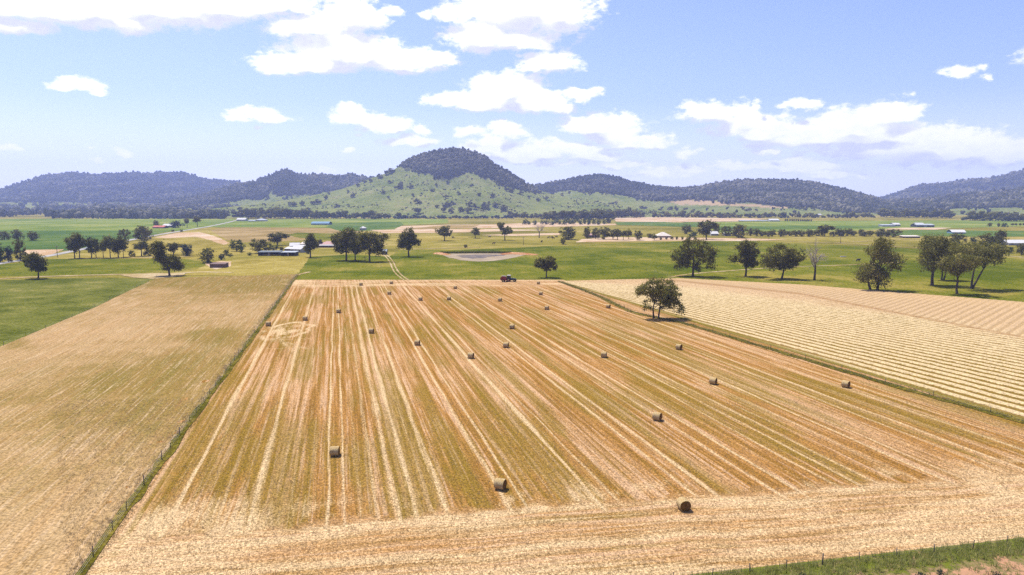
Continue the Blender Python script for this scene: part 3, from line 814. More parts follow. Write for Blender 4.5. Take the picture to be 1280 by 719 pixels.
far_h = hill('hills', [(-700,247),(-300,246),(0,247),(300,249),(640,246),(665,233),(676,229.5),(690,229.5),(700,233),(730,240),(850,238),(862,234),(874,232.6),(890,235),(905,240),(960,247),(1090,249.5),(1110,249),(1140,250),(1400,248),(1900,246)], 5600, 4900, 6300, step=6, wood=[[(-800,200),(2000,200),(2000,270),(-800,270)]], seed=201)
lh = hill('hills', [(-520,250),(-380,246),(-240,240),(-120,246),(-60,247),(-20,243.5),(0,239.5),(20,233),(40,226.5),(55,221.5),(75,219.5),(95,217),(105,218.5),(118,221),(130,219.2),(150,218.6),(170,218),(190,218),(200,217.3),(215,217),(230,217.6),(245,222),(258,226),(275,227.5),(300,229),(330,236),(370,246),(420,252)], 4300, 2900, 5600, shape=1.1, rough=.16, step=3,
    wood=[[(-600,150),(276,150),(300,234),(262,237),(255,251),(180,253),(60,252),(-100,252),(-600,262)]], bare=[], seed=211)
l2 = hill('hills', [(170,262),(200,257),(230,250.5),(262,243),(285,235),(300,231.5),(320,228),(335,221.5),(348,216.5),(357,213.6),(366,217),(378,220.5),(395,219.5),(410,220.5),(425,222.5),(437,218.3),(450,221.5),(463,223.5),(480,226),(520,236),(580,250),(640,262)], 2900, 2100, 3800, shape=1.15, rough=.18, step=2.5,
    wood=[[(200,200),(640,200),(560,246),(470,243),(405,241),(375,244),(352,246.5),(345,243),(338,238),(330,240),(334,247),(300,249),(200,262)]], seed=221)
rb = hill('hills', [(1040,258),(1075,254),(1100,249.5),(1112,246),(1125,242),(1140,236),(1150,233.3),(1165,232),(1180,231),(1200,227.5),(1214,226),(1226,226.5),(1245,223),(1262,219),(1280,215),(1330,206),(1400,198),(1500,204),(1650,215),(1850,245)], 4300, 3000, 5600, shape=1.1, rough=.15, step=3,
    wood=[[(1040,150),(1900,150),(1900,250),(1290,236),(1230,242),(1180,247),(1120,251),(1040,258)]], seed=231)
rf = hill('hills', [(1040,262),(1070,257),(1100,253.5),(1130,251.5),(1160,249),(1200,245.5),(1240,240.5),(1280,236.5),(1340,230),(1420,226),(1550,232),(1750,250)], 2900, 2000, 3700, shape=1.0, rough=.12, step=3,
    wood=[[(1040,256),(1100,254.5),(1160,251.5),(1200,247.5),(1240,243),(1290,239),(1500,230),(1900,230),(1900,262),(1280,259),(1200,260),(1150,265),(1100,268),(1040,264)]], bare=[[(1150,252),(1230,241),(1290,235),(1290,239),(1230,244),(1150,254)]], seed=241)
rm = hill('hills', [(560,258),(600,250),(640,241),(665,235),(680,231.5),(700,228),(720,223.3),(740,220.3),(752,219.5),(765,222),(780,226),(800,231),(815,234),(830,236),(850,236.3),(865,236),(880,234),(900,230),(915,228),(930,227),(960,226.5),(1000,228),(1020,230.5),(1040,235),(1060,240),(1075,244),(1090,248),(1100,252),(1125,260),(1150,266)],
    2700, [(560,1750),(800,1650),(1150,1900)], 3500, shape=1.15, rough=.16, step=2.5,
    wood=[[(640,200),(1160,200),(1160,268),(1105,264),(1060,264),(1000,258),(975,259),(940,253),(900,251),(862,249),(845,250),(825,251),(800,248),(775,243),(745,238),(735,242),(722,238),(700,239),(685,243),(640,248)]],
    bare=[[(830,251),(860,249.5),(940,255),(990,258),(985,261),(900,257),(850,256)]], seed=251)
ch = hill('hills', [(205,268),(240,264),(270,260.5),(300,257.5),(335,253.5),(370,248.5),(400,242.5),(425,237),(448,229.5),(466,222),(480,217.5),(492,212.5),(500,206.5),(510,201),(522,196),(540,190.5),(552,188),(566,187),(580,187.8),(592,190),(604,195.5),(616,204),(628,212),(640,219),(652,227),(668,236),(690,243),(720,248),(760,255),(800,261),(860,267)],
    [(205,1700),(380,2000),(560,2150),(700,2000),(860,1700)], 1480, 3000, shape=1.18, rough=.17, step=2.0, nf=70,
    wood=[[(496,150),(640,150),(668,238),(655,236.5),(640,233),(628,232),(618,226),(608,219),(604,224),(596,218),(586,211),(582,216),(572,219),(556,222),(548,223),(535,217),(520,213),(500,208.5)]], seed=261)
kk = []
kk.append(woodland('forest', far_h, 26000, 7, 12, 301, label='blue wooded hills on the far horizon'))
kk.append(woodland('forest', lh, 52000, 5, 9, 311, label='blue forest over the long flat-topped range on the left', back=4))
kk.append(woodland('forest', l2, 34000, 3.6, 6.6, 321, label='dark forest on the pointed hill left of the domed hill', back=3, dens_noise=.42))
kk.append(woodland('forest', rb, 42000, 5, 9, 331, label='forest on the high range rising at the right edge', back=4))
kk.append(woodland('forest', rf, 30000, 3.6, 6.6, 341, label='dark forest on the low front ridge at the right edge', back=2))
kk.append(woodland('forest', rm, 46000, 3.2, 6.2, 351, label='dark forest on the double-humped range right of the domed hill', back=3, dens_noise=.38))
kk.append(woodland('forest', ch, 60000, 2.8, 4.8, 361, label='dark forest capping the domed hill in the centre', edge=(9, 6), back=6, dens_noise=.42))
print('forest trees', kk)
# ------------------------------------------------------------------ trees
def tree_arrays(seed, h, lobes, nclump, nleaf, ls, depth=.8, trunks=((0, 0),), rt=.028, fork=.22, nbranch=14, crad=.085):
    """a tapered trunk with limbs reaching into a ragged crown of leaf sprays; lobes are (x, z, rx, rz) as shares of the height"""
    r = np.random.default_rng(seed)
    lob = [(a*h, (r.random()-.5)*h*.25*depth, b*h, c*h, max(c, d)*h) if False else (a*h, (r.random()-.5)*c*h*depth, b*h, c*h, d*h) for a, b, c, d in lobes]
    vol = np.array([l[3]*l[3]*l[4] for l in lob])**.8; vol /= vol.sum()
    k = r.choice(len(lob), nclump, p=vol)
    L = np.array(lob)[k]*np.array([1, 1, 1, 1.13, 1.27])
    u = r.normal(size=(nclump, 3)); u /= np.linalg.norm(u, axis=1)[:, None]
    rad = (.35+.65*r.random(nclump)**.55)[:, None]
    C = L[:, :3]+u*rad*np.stack([L[:, 3], L[:, 3]*(.75+.25*depth), L[:, 4]], 1)*.92
    kk_ = r.integers(0, nclump, nleaf)
    cs_ = crad*h*(.6+.8*r.random(nclump))
    off = r.normal(size=(nleaf, 3))*.5
    off[:, 2] *= .8
    Pn_ = C[kk_]+off*cs_[kk_][:, None]
    Pn_[:, 2] = np.maximum(Pn_[:, 2], .04*h)
    a = r.normal(size=(nleaf, 3)); a /= np.linalg.norm(a, axis=1)[:, None]
    b = np.cross(a, r.normal(size=(nleaf, 3))); b /= np.linalg.norm(b, axis=1)[:, None]
    s1 = ls*(.6+.8*r.random(nleaf))[:, None]; s2 = s1*(.45+.3*r.random((nleaf, 1)))
    V = np.stack([Pn_-a*s1, Pn_-b*s2*.9+a*s1*.1, Pn_+a*s1, Pn_+b*s2], 1).reshape(-1, 3)
    Fq = np.arange(nleaf*4).reshape(-1, 4); bt = r.random(nleaf)
    ctone = r.random(nclump)
    tone = np.repeat(np.clip(.55*ctone[kk_]+.5*r.random(nleaf), 0, 1), 4)
    w = MB()
    order = r.permutation(nclump)
    for ti, (tx, lean) in enumerate(trunks):
        top = np.array([tx*h+lean*h, 0, fork*h*(1.0+.5*r.random())])
        crown_top = np.array([tx*h*.6+lean*h*1.5+np.mean(L[:, 0])*.5, np.mean(L[:, 1])*.5, .62*h])
        kx = r.normal(size=3)*h*.008
        R0 = rt*h/(len(trunks)**.4)
        w.tube([(tx*h, 0, -.15), (tx*h+lean*h*.1, 0, .03*h), tuple(top*.5+np.array([tx*h*.5, 0, 0])+kx*[1, 1, 0]), tuple(top), tuple((top+crown_top)/2+kx), tuple(crown_top)],
               [R0*1.5, R0*1.1, R0*.92, R0*.8, R0*.5, R0*.2], 8)
        for q in order[ti::len(trunks)][:nbranch]:
            c = C[q]; t0 = .25+.6*r.random()
            st = top*(1-t0)+crown_top*t0
            if c[2] < st[2]: st = top*.9+np.array([tx*h, 0, 0])*.1
            m_ = (st+c)/2+r.normal(size=3)*h*.02+np.array([0, 0, -.01*h])
            w.tube([tuple(st), tuple(m_), tuple(c*.92+st*.08)], [R0*.36, R0*.24, R0*.08], 5)
    return V, Fq, tone, w
def crown_mesh(V, Fq, tone, mat):
    return mesh_np('crown', V, [(Fq, 0)], [mat], {'tone': tone})
DEF = [(-.18,.62,.22,.2),(.18,.66,.22,.2),(0,.82,.22,.16),(.02,.5,.28,.18),(-.22,.42,.14,.12),(.25,.42,.14,.12)]

def make_tree(name, label, u, v, hpx, lobes, mat, seed, nclump=110, nleaf=5200, ls=None, trunks=((0, 0),), group='trees standing on the plain', cat='tree', bark=None, fork=.22, rt=.028, crad=.09):
    h = hpx*mpp(v)*1.0
    ls = ls or max(.22, .75*mpp(v)*1.25)
    p = G(u, v)
    V, Fq, tone, w = tree_arrays(seed, h, lobes, nclump, nleaf, ls, trunks=trunks, fork=fork, rt=rt, crad=crad)
    t_ = thing(name, label, cat, (p[0], p[1], .05), 0, group)
    w.build('trunk', bark or M_bark, t_, True)
    obj('crown', crown_mesh(V, Fq, tone, mat), t_)
    return t_
NEAR = [
 ('spreading grey-green gum tree on the fence between baled and windrowed field', 823,398,50,
   [(-.38,.68,.2,.14),(-.15,.84,.22,.14),(.15,.85,.25,.13),(.36,.62,.26,.2),(.05,.6,.3,.2),(.48,.27,.13,.15),(.2,.38,.2,.12),(-.3,.32,.15,.13)], M_gum, 6500, ((0,.03),(-.12,-.02))),
 ('broad dark gum tree at the left end of the row of four', 866,345.5,48,
   [(-.3,.55,.26,.2),(0,.8,.3,.19),(.3,.62,.26,.2),(.47,.34,.13,.15),(-.36,.35,.17,.12),(0,.45,.3,.2),(.15,.22,.12,.08)], M_gumdark, 6500, ((0,0),)),
 ('narrow gum tree with a side tuft on its left, second in the row of four', 932,345.5,44,
   [(-.06,.82,.22,.17),(.18,.72,.2,.2),(-.36,.5,.12,.09),(0,.52,.2,.2),(.15,.38,.2,.12)], M_gumdark, 5200, ((0,0),)),
 ('wide flat-crowned gum tree right next to the bare dead tree', 977,349,43,
   [(-.45,.5,.24,.2),(0,.75,.38,.2),(.35,.68,.24,.18),(0,.45,.38,.18),(.3,.42,.2,.12),(.56,.72,.1,.1)], M_gumdark, 6500, ((0,.05),)),
 ('tall bushy gum tree with leaves nearly to the ground behind the windrows', 1097,362.5,66,
   [(.02,.87,.17,.09),(-.05,.74,.2,.09),(.1,.62,.2,.1),(.42,.57,.09,.05),(.31,.45,.14,.05),(-.18,.42,.18,.08),(-.30,.27,.16,.09),(-.02,.30,.2,.11),(.04,.14,.17,.05)], M_gum, 8500, ((0,0),(-.14,-.05))),
 ('tall gum tree on the left of the tight group at right, dark straight trunk', 1165,357,63,
   [(.12,.87,.3,.12),(-.16,.72,.2,.18),(.2,.66,.25,.18),(0,.52,.24,.14),(-.1,.40,.14,.1)], M_gum, 6500, ((0,0),)),
 ('umbrella-shaped gum tree at the front of the tight group at right', 1196,367.5,50,
   [(0,.86,.4,.12),(-.32,.72,.2,.12),(.26,.76,.2,.13),(0,.66,.3,.11),(-.1,.52,.14,.07)], M_gum, 5200, ((0,.0),)),
 ('leaning wide gum tree on the right of the tight group at right', 1214,361,58,
   [(-.22,.85,.33,.13),(.25,.86,.3,.13),(.56,.78,.14,.12),(.52,.62,.14,.06),(0,.70,.34,.11),(.1,.52,.1,.08)], M_gum, 6500, ((0,.02),(.02,.16))),
 ('shadowed gum tree at the back of the tight group at right', 1177,350,44,
   [(0,.8,.3,.16),(.2,.62,.25,.16),(-.2,.62,.22,.16),(.05,.42,.2,.1)], M_gumdark, 4200, ((0,.0),(.06,.05))),
 ('lone small dark gum tree beside the far corner of the baled field', 683,347,27,
   [(-.28,.64,.24,.18),(.15,.76,.3,.18),(.32,.56,.2,.15),(0,.48,.24,.18),(-.32,.84,.12,.08)], M_gumdark, 3600, ((0,0),)),
 ('upright pointed gum tree alone in the pasture left of the dam', 511,321,35,
   [(0,.87,.16,.13),(-.1,.67,.22,.18),(.15,.62,.2,.18),(-.25,.44,.14,.11),(0,.46,.2,.15),(.28,.5,.1,.08)], M_gumdark, 4200, ((0,0),)),
 ('largest tree at the left of the clump of three near the farmhouse', 433,326,41,
   [(.1,.86,.28,.13),(-.2,.62,.28,.2),(.1,.56,.3,.2),(-.15,.36,.24,.14),(.36,.76,.14,.11)], M_gumdark, 5200, ((0,0),)),
 ('slim middle tree of the clump of three near the farmhouse', 444,326.3,28,
   [(0,.82,.18,.16),(-.06,.6,.2,.18),(.1,.5,.18,.16)], M_gum, 2600, ((0,0),)),
 ('broad tree at the right of the clump of three near the farmhouse', 462,327,37,
   [(0,.86,.28,.13),(.3,.76,.24,.14),(-.2,.66,.2,.18),(.1,.5,.34,.19),(.36,.4,.14,.18),(.52,.84,.1,.09)], M_gumdark, 5200, ((0,0),)),
 ('slender tree standing in front of the white farm roofs', 388,322,29,
   [(.05,.86,.11,.13),(0,.62,.19,.17),(.2,.56,.14,.14),(-.06,.4,.2,.11)], M_gumdark, 2800, ((0,0),)),
 ('two-lobed dark tree leaning left over the thin dirt track on the left', 212,345,43,
   [(-.27,.88,.17,.1),(-.32,.71,.17,.12),(-.28,.53,.14,.1),(-.1,.46,.14,.14),(.1,.42,.19,.13),(.2,.3,.17,.11),(-.12,.26,.11,.1)], M_gumdark, 5200, ((0,-.03),)),
 ('dense round dark tree alone at the left end of the thin dirt track', 48,348,31,
   [(-.1,.86,.33,.13),(-.4,.7,.18,.14),(.1,.62,.3,.18),(-.15,.5,.28,.18),(.3,.3,.11,.07),(.15,.36,.2,.11)], M_gumdark, 4400, ((0,.02),)),
]
for i, (lb, u, v, hp, lo, mt, nl, tr) in enumerate(NEAR):
    make_tree('gum_tree', lb, u, v, hp, lo, mt, 400+i, 56+nl//65, int(nl*1.35), trunks=tr, fork=.16 if 'bushy' in lb else .24)

make_tree('gum_tree', 'forked gum tree with two separate heads in the pasture above the dam', 631, 300.3, 22,
  [(-.22,.90,.19,.07),(-.17,.70,.14,.12),(.24,.56,.25,.15),(.0,.36,.13,.10),(-.02,.5,.1,.08)], M_gum, 455, 60, 2400, fork=.3, crad=.075)
def dead_tree(u, v, hpx, seed, label):
    r = np.random.default_rng(seed); h = hpx*mpp(v); p = G(u, v)
    t_ = thing('dead_tree', label, 'tree', (p[0], p[1], .05), 0, 'dead trees')
    w = MB(); tr = MB()
    tr.tube([(0,0,-.15),(0,0,.06*h),(.01*h,0,.25*h),(.0,.0,.48*h)], [.045*h,.034*h,.03*h,.024*h], 8)
    def grow(b, st, d, L, R, lev):
        pts = [st]; q = np.array(st); dd_ = d.copy()
        for k in range(4):
            dd_ = dd_+r.normal(size=3)*.16+np.array([0, 0, .05]); dd_ /= np.linalg.norm(dd_)
            q = q+dd_*L/4; pts.append(q.copy())
        b.tube(pts, [R, R*.85, R*.68, R*.5, R*.28], 5)
        if lev > 0:
            for k in range(4):
                i = r.integers(1, 5); nd = dd_+r.normal(size=3)*.75; nd[2] += .15; nd /= np.linalg.norm(nd)
                grow(b, pts[i], nd, L*(.45+.25*r.random()), R*.5, lev-1)
    for a in np.linspace(0, 6.28, 7)[:-1]:
        up = .5+.9*r.random()
        d = np.array([math.cos(a), math.sin(a), up]); d /= np.linalg.norm(d)
        grow(w, np.array([0, 0, h*(.30+.18*r.random())]), d, h*.42, .018*h, 3)
    tr.build('trunk', M_bark, t_, True); w.build('branches', M_palebark, t_, True)
    return t_
dead_tree(1018, 350, 42, 5, 'bare dead tree with pale branches at the right end of the row of four')
dead_tree(674, 297.5, 17, 8, 'small leafless tree in the pasture beyond the dam')

# prototypes for the middle distance, one metre tall, scaled where they stand
PROTO = {}
def proto(kind, var, lobes, mat, nleaf, ls, seed, fork=.22, crad=.11, rt=.028):
    V, Fq, tone, w = tree_arrays(seed, 1.0, lobes, 46, nleaf, ls, fork=fork, crad=crad, rt=rt, nbranch=8)
    V[:, 2] = np.maximum(V[:, 2], .02)
    PROTO.setdefault(kind, []).append((w.mesh('trunk', [M_bark], True), crown_mesh(V, Fq, tone, mat)))
for k in range(4):
    r = np.random.default_rng(900+k)
    jl = [(a+r.normal()*.05, b+r.normal()*.03, c*(.85+.4*r.random()), d*(.85+.3*r.random())) for a, b, c, d in DEF]
    proto('gum', k, jl, M_gumdark if k % 2 else M_gum, 1900, .042, 910+k)
    tall = [(a*.6+r.normal()*.03, .25+b*.72, c*.62, d*.8) for a, b, c, d in DEF]
    proto('slim', k, tall, M_gum if k % 2 else M_gumdark, 1300, .038, 920+k, fork=.35, rt=.02)
    low = [(a*1.05+r.normal()*.05, b*.85-.02, c*1.15, d*1.2) for a, b, c, d in DEF]+[(-.15,.2,.25,.18),(.2,.18,.25,.16)]
    proto('bush', k, low, M_gumdark, 1400, .04, 930+k, fork=.1)
    proto('dark', k, low, M_blue, 1400, .04, 940+k, fork=.1)
    proto('fresh', k, low, M_fresh, 1100, .04, 950+k, fork=.1)
RND = random.Random(5)
def put_tree(kind, name, label, u, v, hpx, wpx=None, group=None, cat='tree', z=None, pt=None):
    ms = PROTO[kind]; tm, cm = ms[RND.randrange(len(ms))]
    p = pt if pt is not None else G(u, v)
    m_ = mpp(v) if pt is None else math.hypot(p[0], p[1])/F_
    h = hpx*m_; w = (wpx if wpx else hpx*.8)*m_
    natural = {'gum': .72, 'slim': .48, 'bush': .92, 'dark': .92, 'fresh': .92}[kind]
    t_ = thing(name, label, cat, (p[0], p[1], (0.04 if pt is None else p[2])), RND.uniform(0, 6.28), group)
    sx = w/natural
    t_.scale = (sx, sx, h)
    obj('trunk', tm, t_); obj('crown', cm, t_)
    return t_
G1 = 'trees along the country road on the left'
MID = [
 ('gum','gum_tree','tallest tree at the left end of the roadside row on the left',93.5,323,31,17,G1),
 ('slim','gum_tree','slim tree pressed against the tallest roadside tree',99.6,323,30,13,G1),
 ('gum','gum_tree','round-headed roadside tree just right of the tallest pair',114.4,322.6,27,17,G1),
 ('slim','gum_tree','short slim roadside tree right of the round-headed one',120.3,322.6,18,10,G1),
 ('slim','gum_tree','small upright tree before the middle of the roadside row',129.4,322.5,20,10,G1),
 ('slim','gum_tree','slim tree left of the wide-crowned roadside tree',138,322.5,28,13,G1),
 ('gum','gum_tree','wide-crowned tree in the middle of the roadside row',148,322,27,17,G1),
 ('slim','gum_tree','thin sparse tree just right of the wide-crowned roadside tree',154.4,321.6,20,9,G1),
 ('bush','shrub','low round dark bush under the right half of the roadside row',165,321,10,10,G1),
 ('slim','gum_tree','flat-topped tree near the right end of the roadside row',177,320.4,19,16,G1),
 ('bush','shrub','dark bush at the right end of the roadside row',185,320,11,12,G1),
 ('bush','gum_tree','dark tree behind the wide-crowned roadside tree, across the road',156,301.5,18,15,G1),
 ('bush','gum_tree','large dark tree beside the road bend behind the roadside row',177,301,22,24,G1),
 ('bush','gum_tree','lower right half of the dark pair at the road bend',184.5,299.5,16,15,G1),
 ('gum','gum_tree','olive tree left of the dark blue-green bush in the dry paddock',217,318.6,16,15,None),
 ('dark','shrub','dense dark blue-green bush in the dry paddock on the left',233,320,17,19,None),
 ('bush','shrub','big dark bush behind the small brown shed',260,328.5,21,27,None),
 ('dark','shrub','small cone-shaped dark shrub right of the big bush',277,325,9,9,None),
 ('fresh','shrub','tiny green shrub near the small brown shed',288,321.4,5.5,8,None),
 ('fresh','shrub','loose green tree left of the farm sheds',296,314.5,17,21,None),
 ('bush','shrub','low bush at the left edge of the farm garden',283,319.5,9,9,None),
 ('fresh','shrub','low green shrub at the left end of the long dark farm shed',312,319.6,4.5,8,None),
 ('bush','shrub','dark garden shrub squeezed between the dark sheds and white roofs',352,314,7,9,None),
 ('fresh','shrub','green shrub on the right of the big white shed',385,317.5,5,8,None),
 ('bush','shrub','dark shrub left of the pink roofed farmhouse',394,310.5,5,7,None),
 ('bush','shrub','round dark shrub at the right corner of the pink roofed farmhouse',424,312,6,8,None),
 ('fresh','shrub','little light green shrub in the farm garden',302,316,6,6,None),
 ('bush','gum_tree','big round dark tree behind the long dark farm shed',325,316.5,21,28,None),
 ('fresh','shrub','light green bush between the round tree and the farm sheds',342,314,9,15,None),
 ('gum','gum_tree','dark tree behind the farm yard, left of the white roofs',347,307,17,20,None),
 ('slim','palm_tree','short dark palm beside the pink roofed farmhouse',400,309,9.5,6,None),
 ('bush','gum_tree','dark tree by the red roofed shed in the green crop',195,284.5,10.5,11,None),
 ('dark','shrub','round dark tree right of the white roofed shed in the green crop',222.5,285,10.5,17,None),
 ('slim','gum_tree','thin pale tree right of the shed in the green crop',234,284.5,11.5,7,None),
 ('slim','gum_tree','thin dark tree by the road beyond the green crop',247,283.5,12.5,9,None),
 ('bush','shrub','tiny bush on the road edge, left of its twin',216,289.8,3.4,4,None),
 ('bush','shrub','tiny bush on the road edge, right of its twin',227,290,4,4,None),
 ('bush','gum_tree','tall dark tree at the left edge beside the road',26,325.5,33,17,None),
 ('dark','gum_tree','grey-green tree at the left edge, left of the tall dark one',11,327.5,23,14,None),
 ('fresh','gum_tree','lighter green tree cut by the left edge of the view',1,328,26,15,None),
 ('bush','gum_tree','middle tree of the dark clump in the green crop at left',22,301,16,17,None),
 ('bush','gum_tree','dark tree of the clump in the green crop nearest the left edge',6,300,13,15,None),
 ('bush','gum_tree','wide low tree at the right of the clump in the green crop',41,300.6,13,20,None),
 ('gum','gum_tree','two-lobed tree in the dry pasture above the left end of the dam',555.6,301,19,17,None),
 ('gum','gum_tree','small round tree in the pasture above the middle of the dam',594,297.7,13.5,13,None),
 ('bush','shrub','single small shrub on the pasture edge behind the dam',582,310,5.2,5.4,None),
 ('bush','shrub','compact black-green bush in front of the wide tree beyond the dam',704,305.6,9.6,10.5,None),
 ('bush','gum_tree','very wide dark tree at the left end of the homestead row',710.5,299.5,19,28,None),
 ('bush','gum_tree','upright dark tree second in the homestead row',734,298.4,17,12,None),
 ('gum','gum_tree','thin brownish tree third in the homestead row',744.5,298.6,14,10,None),
 ('bush','gum_tree','large round dark tree in the middle of the homestead row',755,299.4,18,17,None),
 ('gum','gum_tree','small tree just right of the round one in the homestead row',766,299.6,13,9,None),
 ('gum','gum_tree','olive tree with a bare trunk in the homestead row',772,300,14,12,None),
 ('slim','gum_tree','thin tree in the right half of the homestead row',779,300.3,12,9,None),
 ('gum','gum_tree','upright tree near the right end of the homestead row',786,299,13,9,None),
 ('bush','gum_tree','separate dark tree right of the homestead row',797.5,300.3,14.5,12.5,None),
 ('bush','shrub','dark bush left of the cream roofed house',814.5,297.4,7,13,None),
 ('gum','gum_tree','small spreading tree in front of the cream roofed house',818,300.4,7,9,None),
 ('bush','gum_tree','round dark tree between the cream roofed house and the tall tree',858,292.6,14,15,None),
 ('gum','gum_tree','tall reddish-topped tree right of the cream roofed house',883,299.6,25,20,None),
 ('fresh','shrub','grey-green bush left of the tall reddish-topped tree',866,297,9,14,None),
 ('bush','gum_tree','small dark tree behind the white house hidden by trees',896,293.6,12,9,None),
 ('bush','gum_tree','dark tree over the white house hidden by trees',907,295,15,15,None),
 ('bush','gum_tree','broadest dark tree right of the white house hidden by trees',923,297.6,20,25,None),
 ('bush','shrub','low dark tree closing the right side of the hidden white house',938,295,11,11,None),
 ('gum','gum_tree','tree poking above the long hedgerow on the right',1031,295.6,15,16,None),
 ('bush','gum_tree','dark clump ending the long hedgerow on the right',1117,296.5,12,20,None),
 ('bush','gum_tree','round dark crown seen behind the tight group at right',1197,305,16,18,None),
 ('bush','gum_tree','broad dull tree beside the white roof at the right edge',1238,313,25,30,None),
 ('gum','gum_tree','reddish tree top above the broad dull tree at right',1250,309,22,14,None),
 ('fresh','shrub','bright green shrub below the white roof at the right edge',1262,316.5,9,11,None),
 ('fresh','shrub','bright green shrub left of its twin below the right edge roof',1251,316,7,9,None),
 ('fresh','shrub','bright green bush behind the tight group at right',1217,304,9,11,None),
 ('bush','gum_tree','small tree standing against the white roof at the right edge',1277,319,17,14,None),
 ('bush','gum_tree','small round tree in the far right paddock, leftmost of three',1237,283.4,5.6,7,None),
 ('bush','gum_tree','small round tree in the far right paddock, middle of three',1248,283.6,5.4,5.4,None),
 ('fresh','gum_tree','small green tree in the far right paddock, right of three',1256,284,6.4,9,None),
]
for kind, nm, lb, u, v, hp, wp, gr in MID:
    put_tree(kind, nm, lb, u, v, hp, wp, gr or 'trees about the farms', 'shrub' if nm == 'shrub' else 'tree')
def many(kind, name, label, group, spots, cat='tree'):
    for (u, v, hp, wp) in spots: put_tree(kind, name, label, u, v, hp, wp, group, cat)
R_ = random.Random(11)
many('bush', 'shrub', 'dark shrub in the long hedgerow behind the right-hand pasture', 'shrubs of the long hedgerow',
     [(u+R_.uniform(-2, 2), 295.3+R_.uniform(-.5, .7), R_.uniform(7.5, 11.5), R_.uniform(9, 14)) for u in list(range(946, 1026, 7))+list(range(1040, 1116, 7))], 'shrub')
many('bush', 'shrub', 'low garden shrub in front of the cream roofed house', 'garden shrubs by the cream roofed house',
     [(u, 299.8+R_.uniform(-.4, .5), R_.uniform(3.4, 5.5), R_.uniform(4, 6)) for u in (826, 833, 840, 846, 853, 861, 869)], 'shrub')
many('dark', 'cypress', 'small clipped tree in the even row beside the far white shed', 'even row of small trees',
     [(982+i*2.65, 276.6+i*.05, 3.7, 2.5) for i in range(13)])
many('slim', 'gum_tree', 'small young tree in the row at the far right edge', 'young trees at the far right edge', [(1265+i*5, 283.6, 4.6, 3.2) for i in range(4)])
many('fresh', 'fruit_tree', 'round bright green tree in the orchard below the domed hill', 'orchard trees',
     [(u+R_.uniform(-1.5, 1.5), v+R_.uniform(-.4, .4), R_.uniform(5, 8), R_.uniform(6, 9)) for u, v in
      [(655,281),(661,281.2),(667,281.6),(677,280.6),(683,281),(689,281.4),(695,280.4),(701,281),(707,281.4),(712,280.2),(718,281),(724,281.3),(730,280.2),(736,280.8),(742,280.4),(748,280.8),(754,280),(697,277.5),(708,277),(722,277),(735,277.4)]])
put_tree('dark', 'gum_tree', 'compact dark round tree at the right end of the orchard', 760.5, 279.6, 7.5, 8.5, 'trees about the farms')

# far trees: one mesh each, crown and stem
FAR = []
for k in range(6):
    r = np.random.default_rng(700+k)
    c = np.stack([r.normal(0, .2, 9), r.normal(0, .2, 9), .55+r.normal(0, .17, 9)], 1)
    v, f, tn = blobs(c, .16+.10*r.random(9), .16+.08*r.random(9), 710+k)
    V2, F2, t2, w = tree_arrays(720+k, 1.0, DEF, 30, 220, .07, nbranch=3)
    V3 = np.concatenate([v, V2]); tone = np.concatenate([tn*.7, t2])
    tv = np.concatenate(w.v); tf4 = [q for q, _ in w.f if len(q) == 4]
    n1, n2_ = len(v), len(V2)
    FAR.append([mesh_np('tree', np.concatenate([V3, tv]), [(f, 0), (F2+n1, 0), (np.array(tf4)+n1+n2_, 1)], [mt, M_bark],
               {'tone': np.concatenate([tone, np.zeros(len(tv))])}) for mt in (M_gumdark, M_blue, M_fresh)])
def far_tree(u, v, hpx, wpx, label, group, tint=0, pt=None):
    p = pt if pt is not None else G(u, v)
    m_ = math.hypot(p[0], p[1])/F_
    o = obj('gum_tree', FAR[R_.randrange(6)][tint], None, (p[0], p[1], p[2]-.2 if pt is not None else 0), R_.uniform(0, 6.28))
    sx = wpx*m_/.72
    o.scale = (sx, sx, hpx*m_)
    return tag(o, label, 'tree', group)
def belt(u0, v0, u1, v1, n, hlo, hhi, label, group, tint=0, wk=1.0):
    for i in range(n):
        t_ = (i+R_.uniform(-.35, .35))/max(n-1, 1)
        h = R_.uniform(hlo, hhi)
        far_tree(u0+(u1-u0)*t_, v0+(v1-v0)*t_+R_.uniform(-.35, .35), h, h*R_.uniform(.8, 1.25)*wk, label, group, tint if R_.random() < .75 else 0)
def shrub_belt(*a):
    n0 = set(bpy.data.objects)
    belt(*a)
    for o in set(bpy.data.objects)-n0: o.name = 'shrub'; o['category'] = 'shrub'
MASS = []
def mass_belt(u0, v0, u1, v1, n, hlo, hhi):
    for i in range(n):
        t_ = (i+R_.uniform(-.35, .35))/max(n-1, 1); p = G(u0+(u1-u0)*t_, v0+(v1-v0)*t_+R_.uniform(-.35, .35)); MASS.append((p[0], p[1], 0, R_.uniform(hlo, hhi)*p[1]/F_))
belt(300, 273.2, 418, 273.4, 34, 6, 13, 'dark tree in the belt beyond the farm with the blue roof', 'tree belt beyond the blue roofed farm')
belt(420, 273.4, 486, 273.6, 16, 5, 11, 'dark tree in the belt along the left foot of the domed hill', 'tree belt at the left foot of the domed hill')
shrub_belt(492, 273.6, 640, 273.4, 30, 2.2, 5, 'low dark shrub in the line along the foot of the domed hill', 'shrub line at the foot of the domed hill', 1, 1.5)
far_tree(498.5, 273.6, 8.6, 7, 'single dark tree standing above the shrub line at the left foot of the domed hill', 'single trees at the foot of the domed hill')
far_tree(583, 273.4, 4.6, 3.4, 'small upright tree in the shrub line below the dome', 'single trees at the foot of the domed hill')
belt(640, 272.6, 700, 273, 16, 4, 8, 'dark tree in the short belt behind the orchard, left part', 'tree belt behind the orchard')
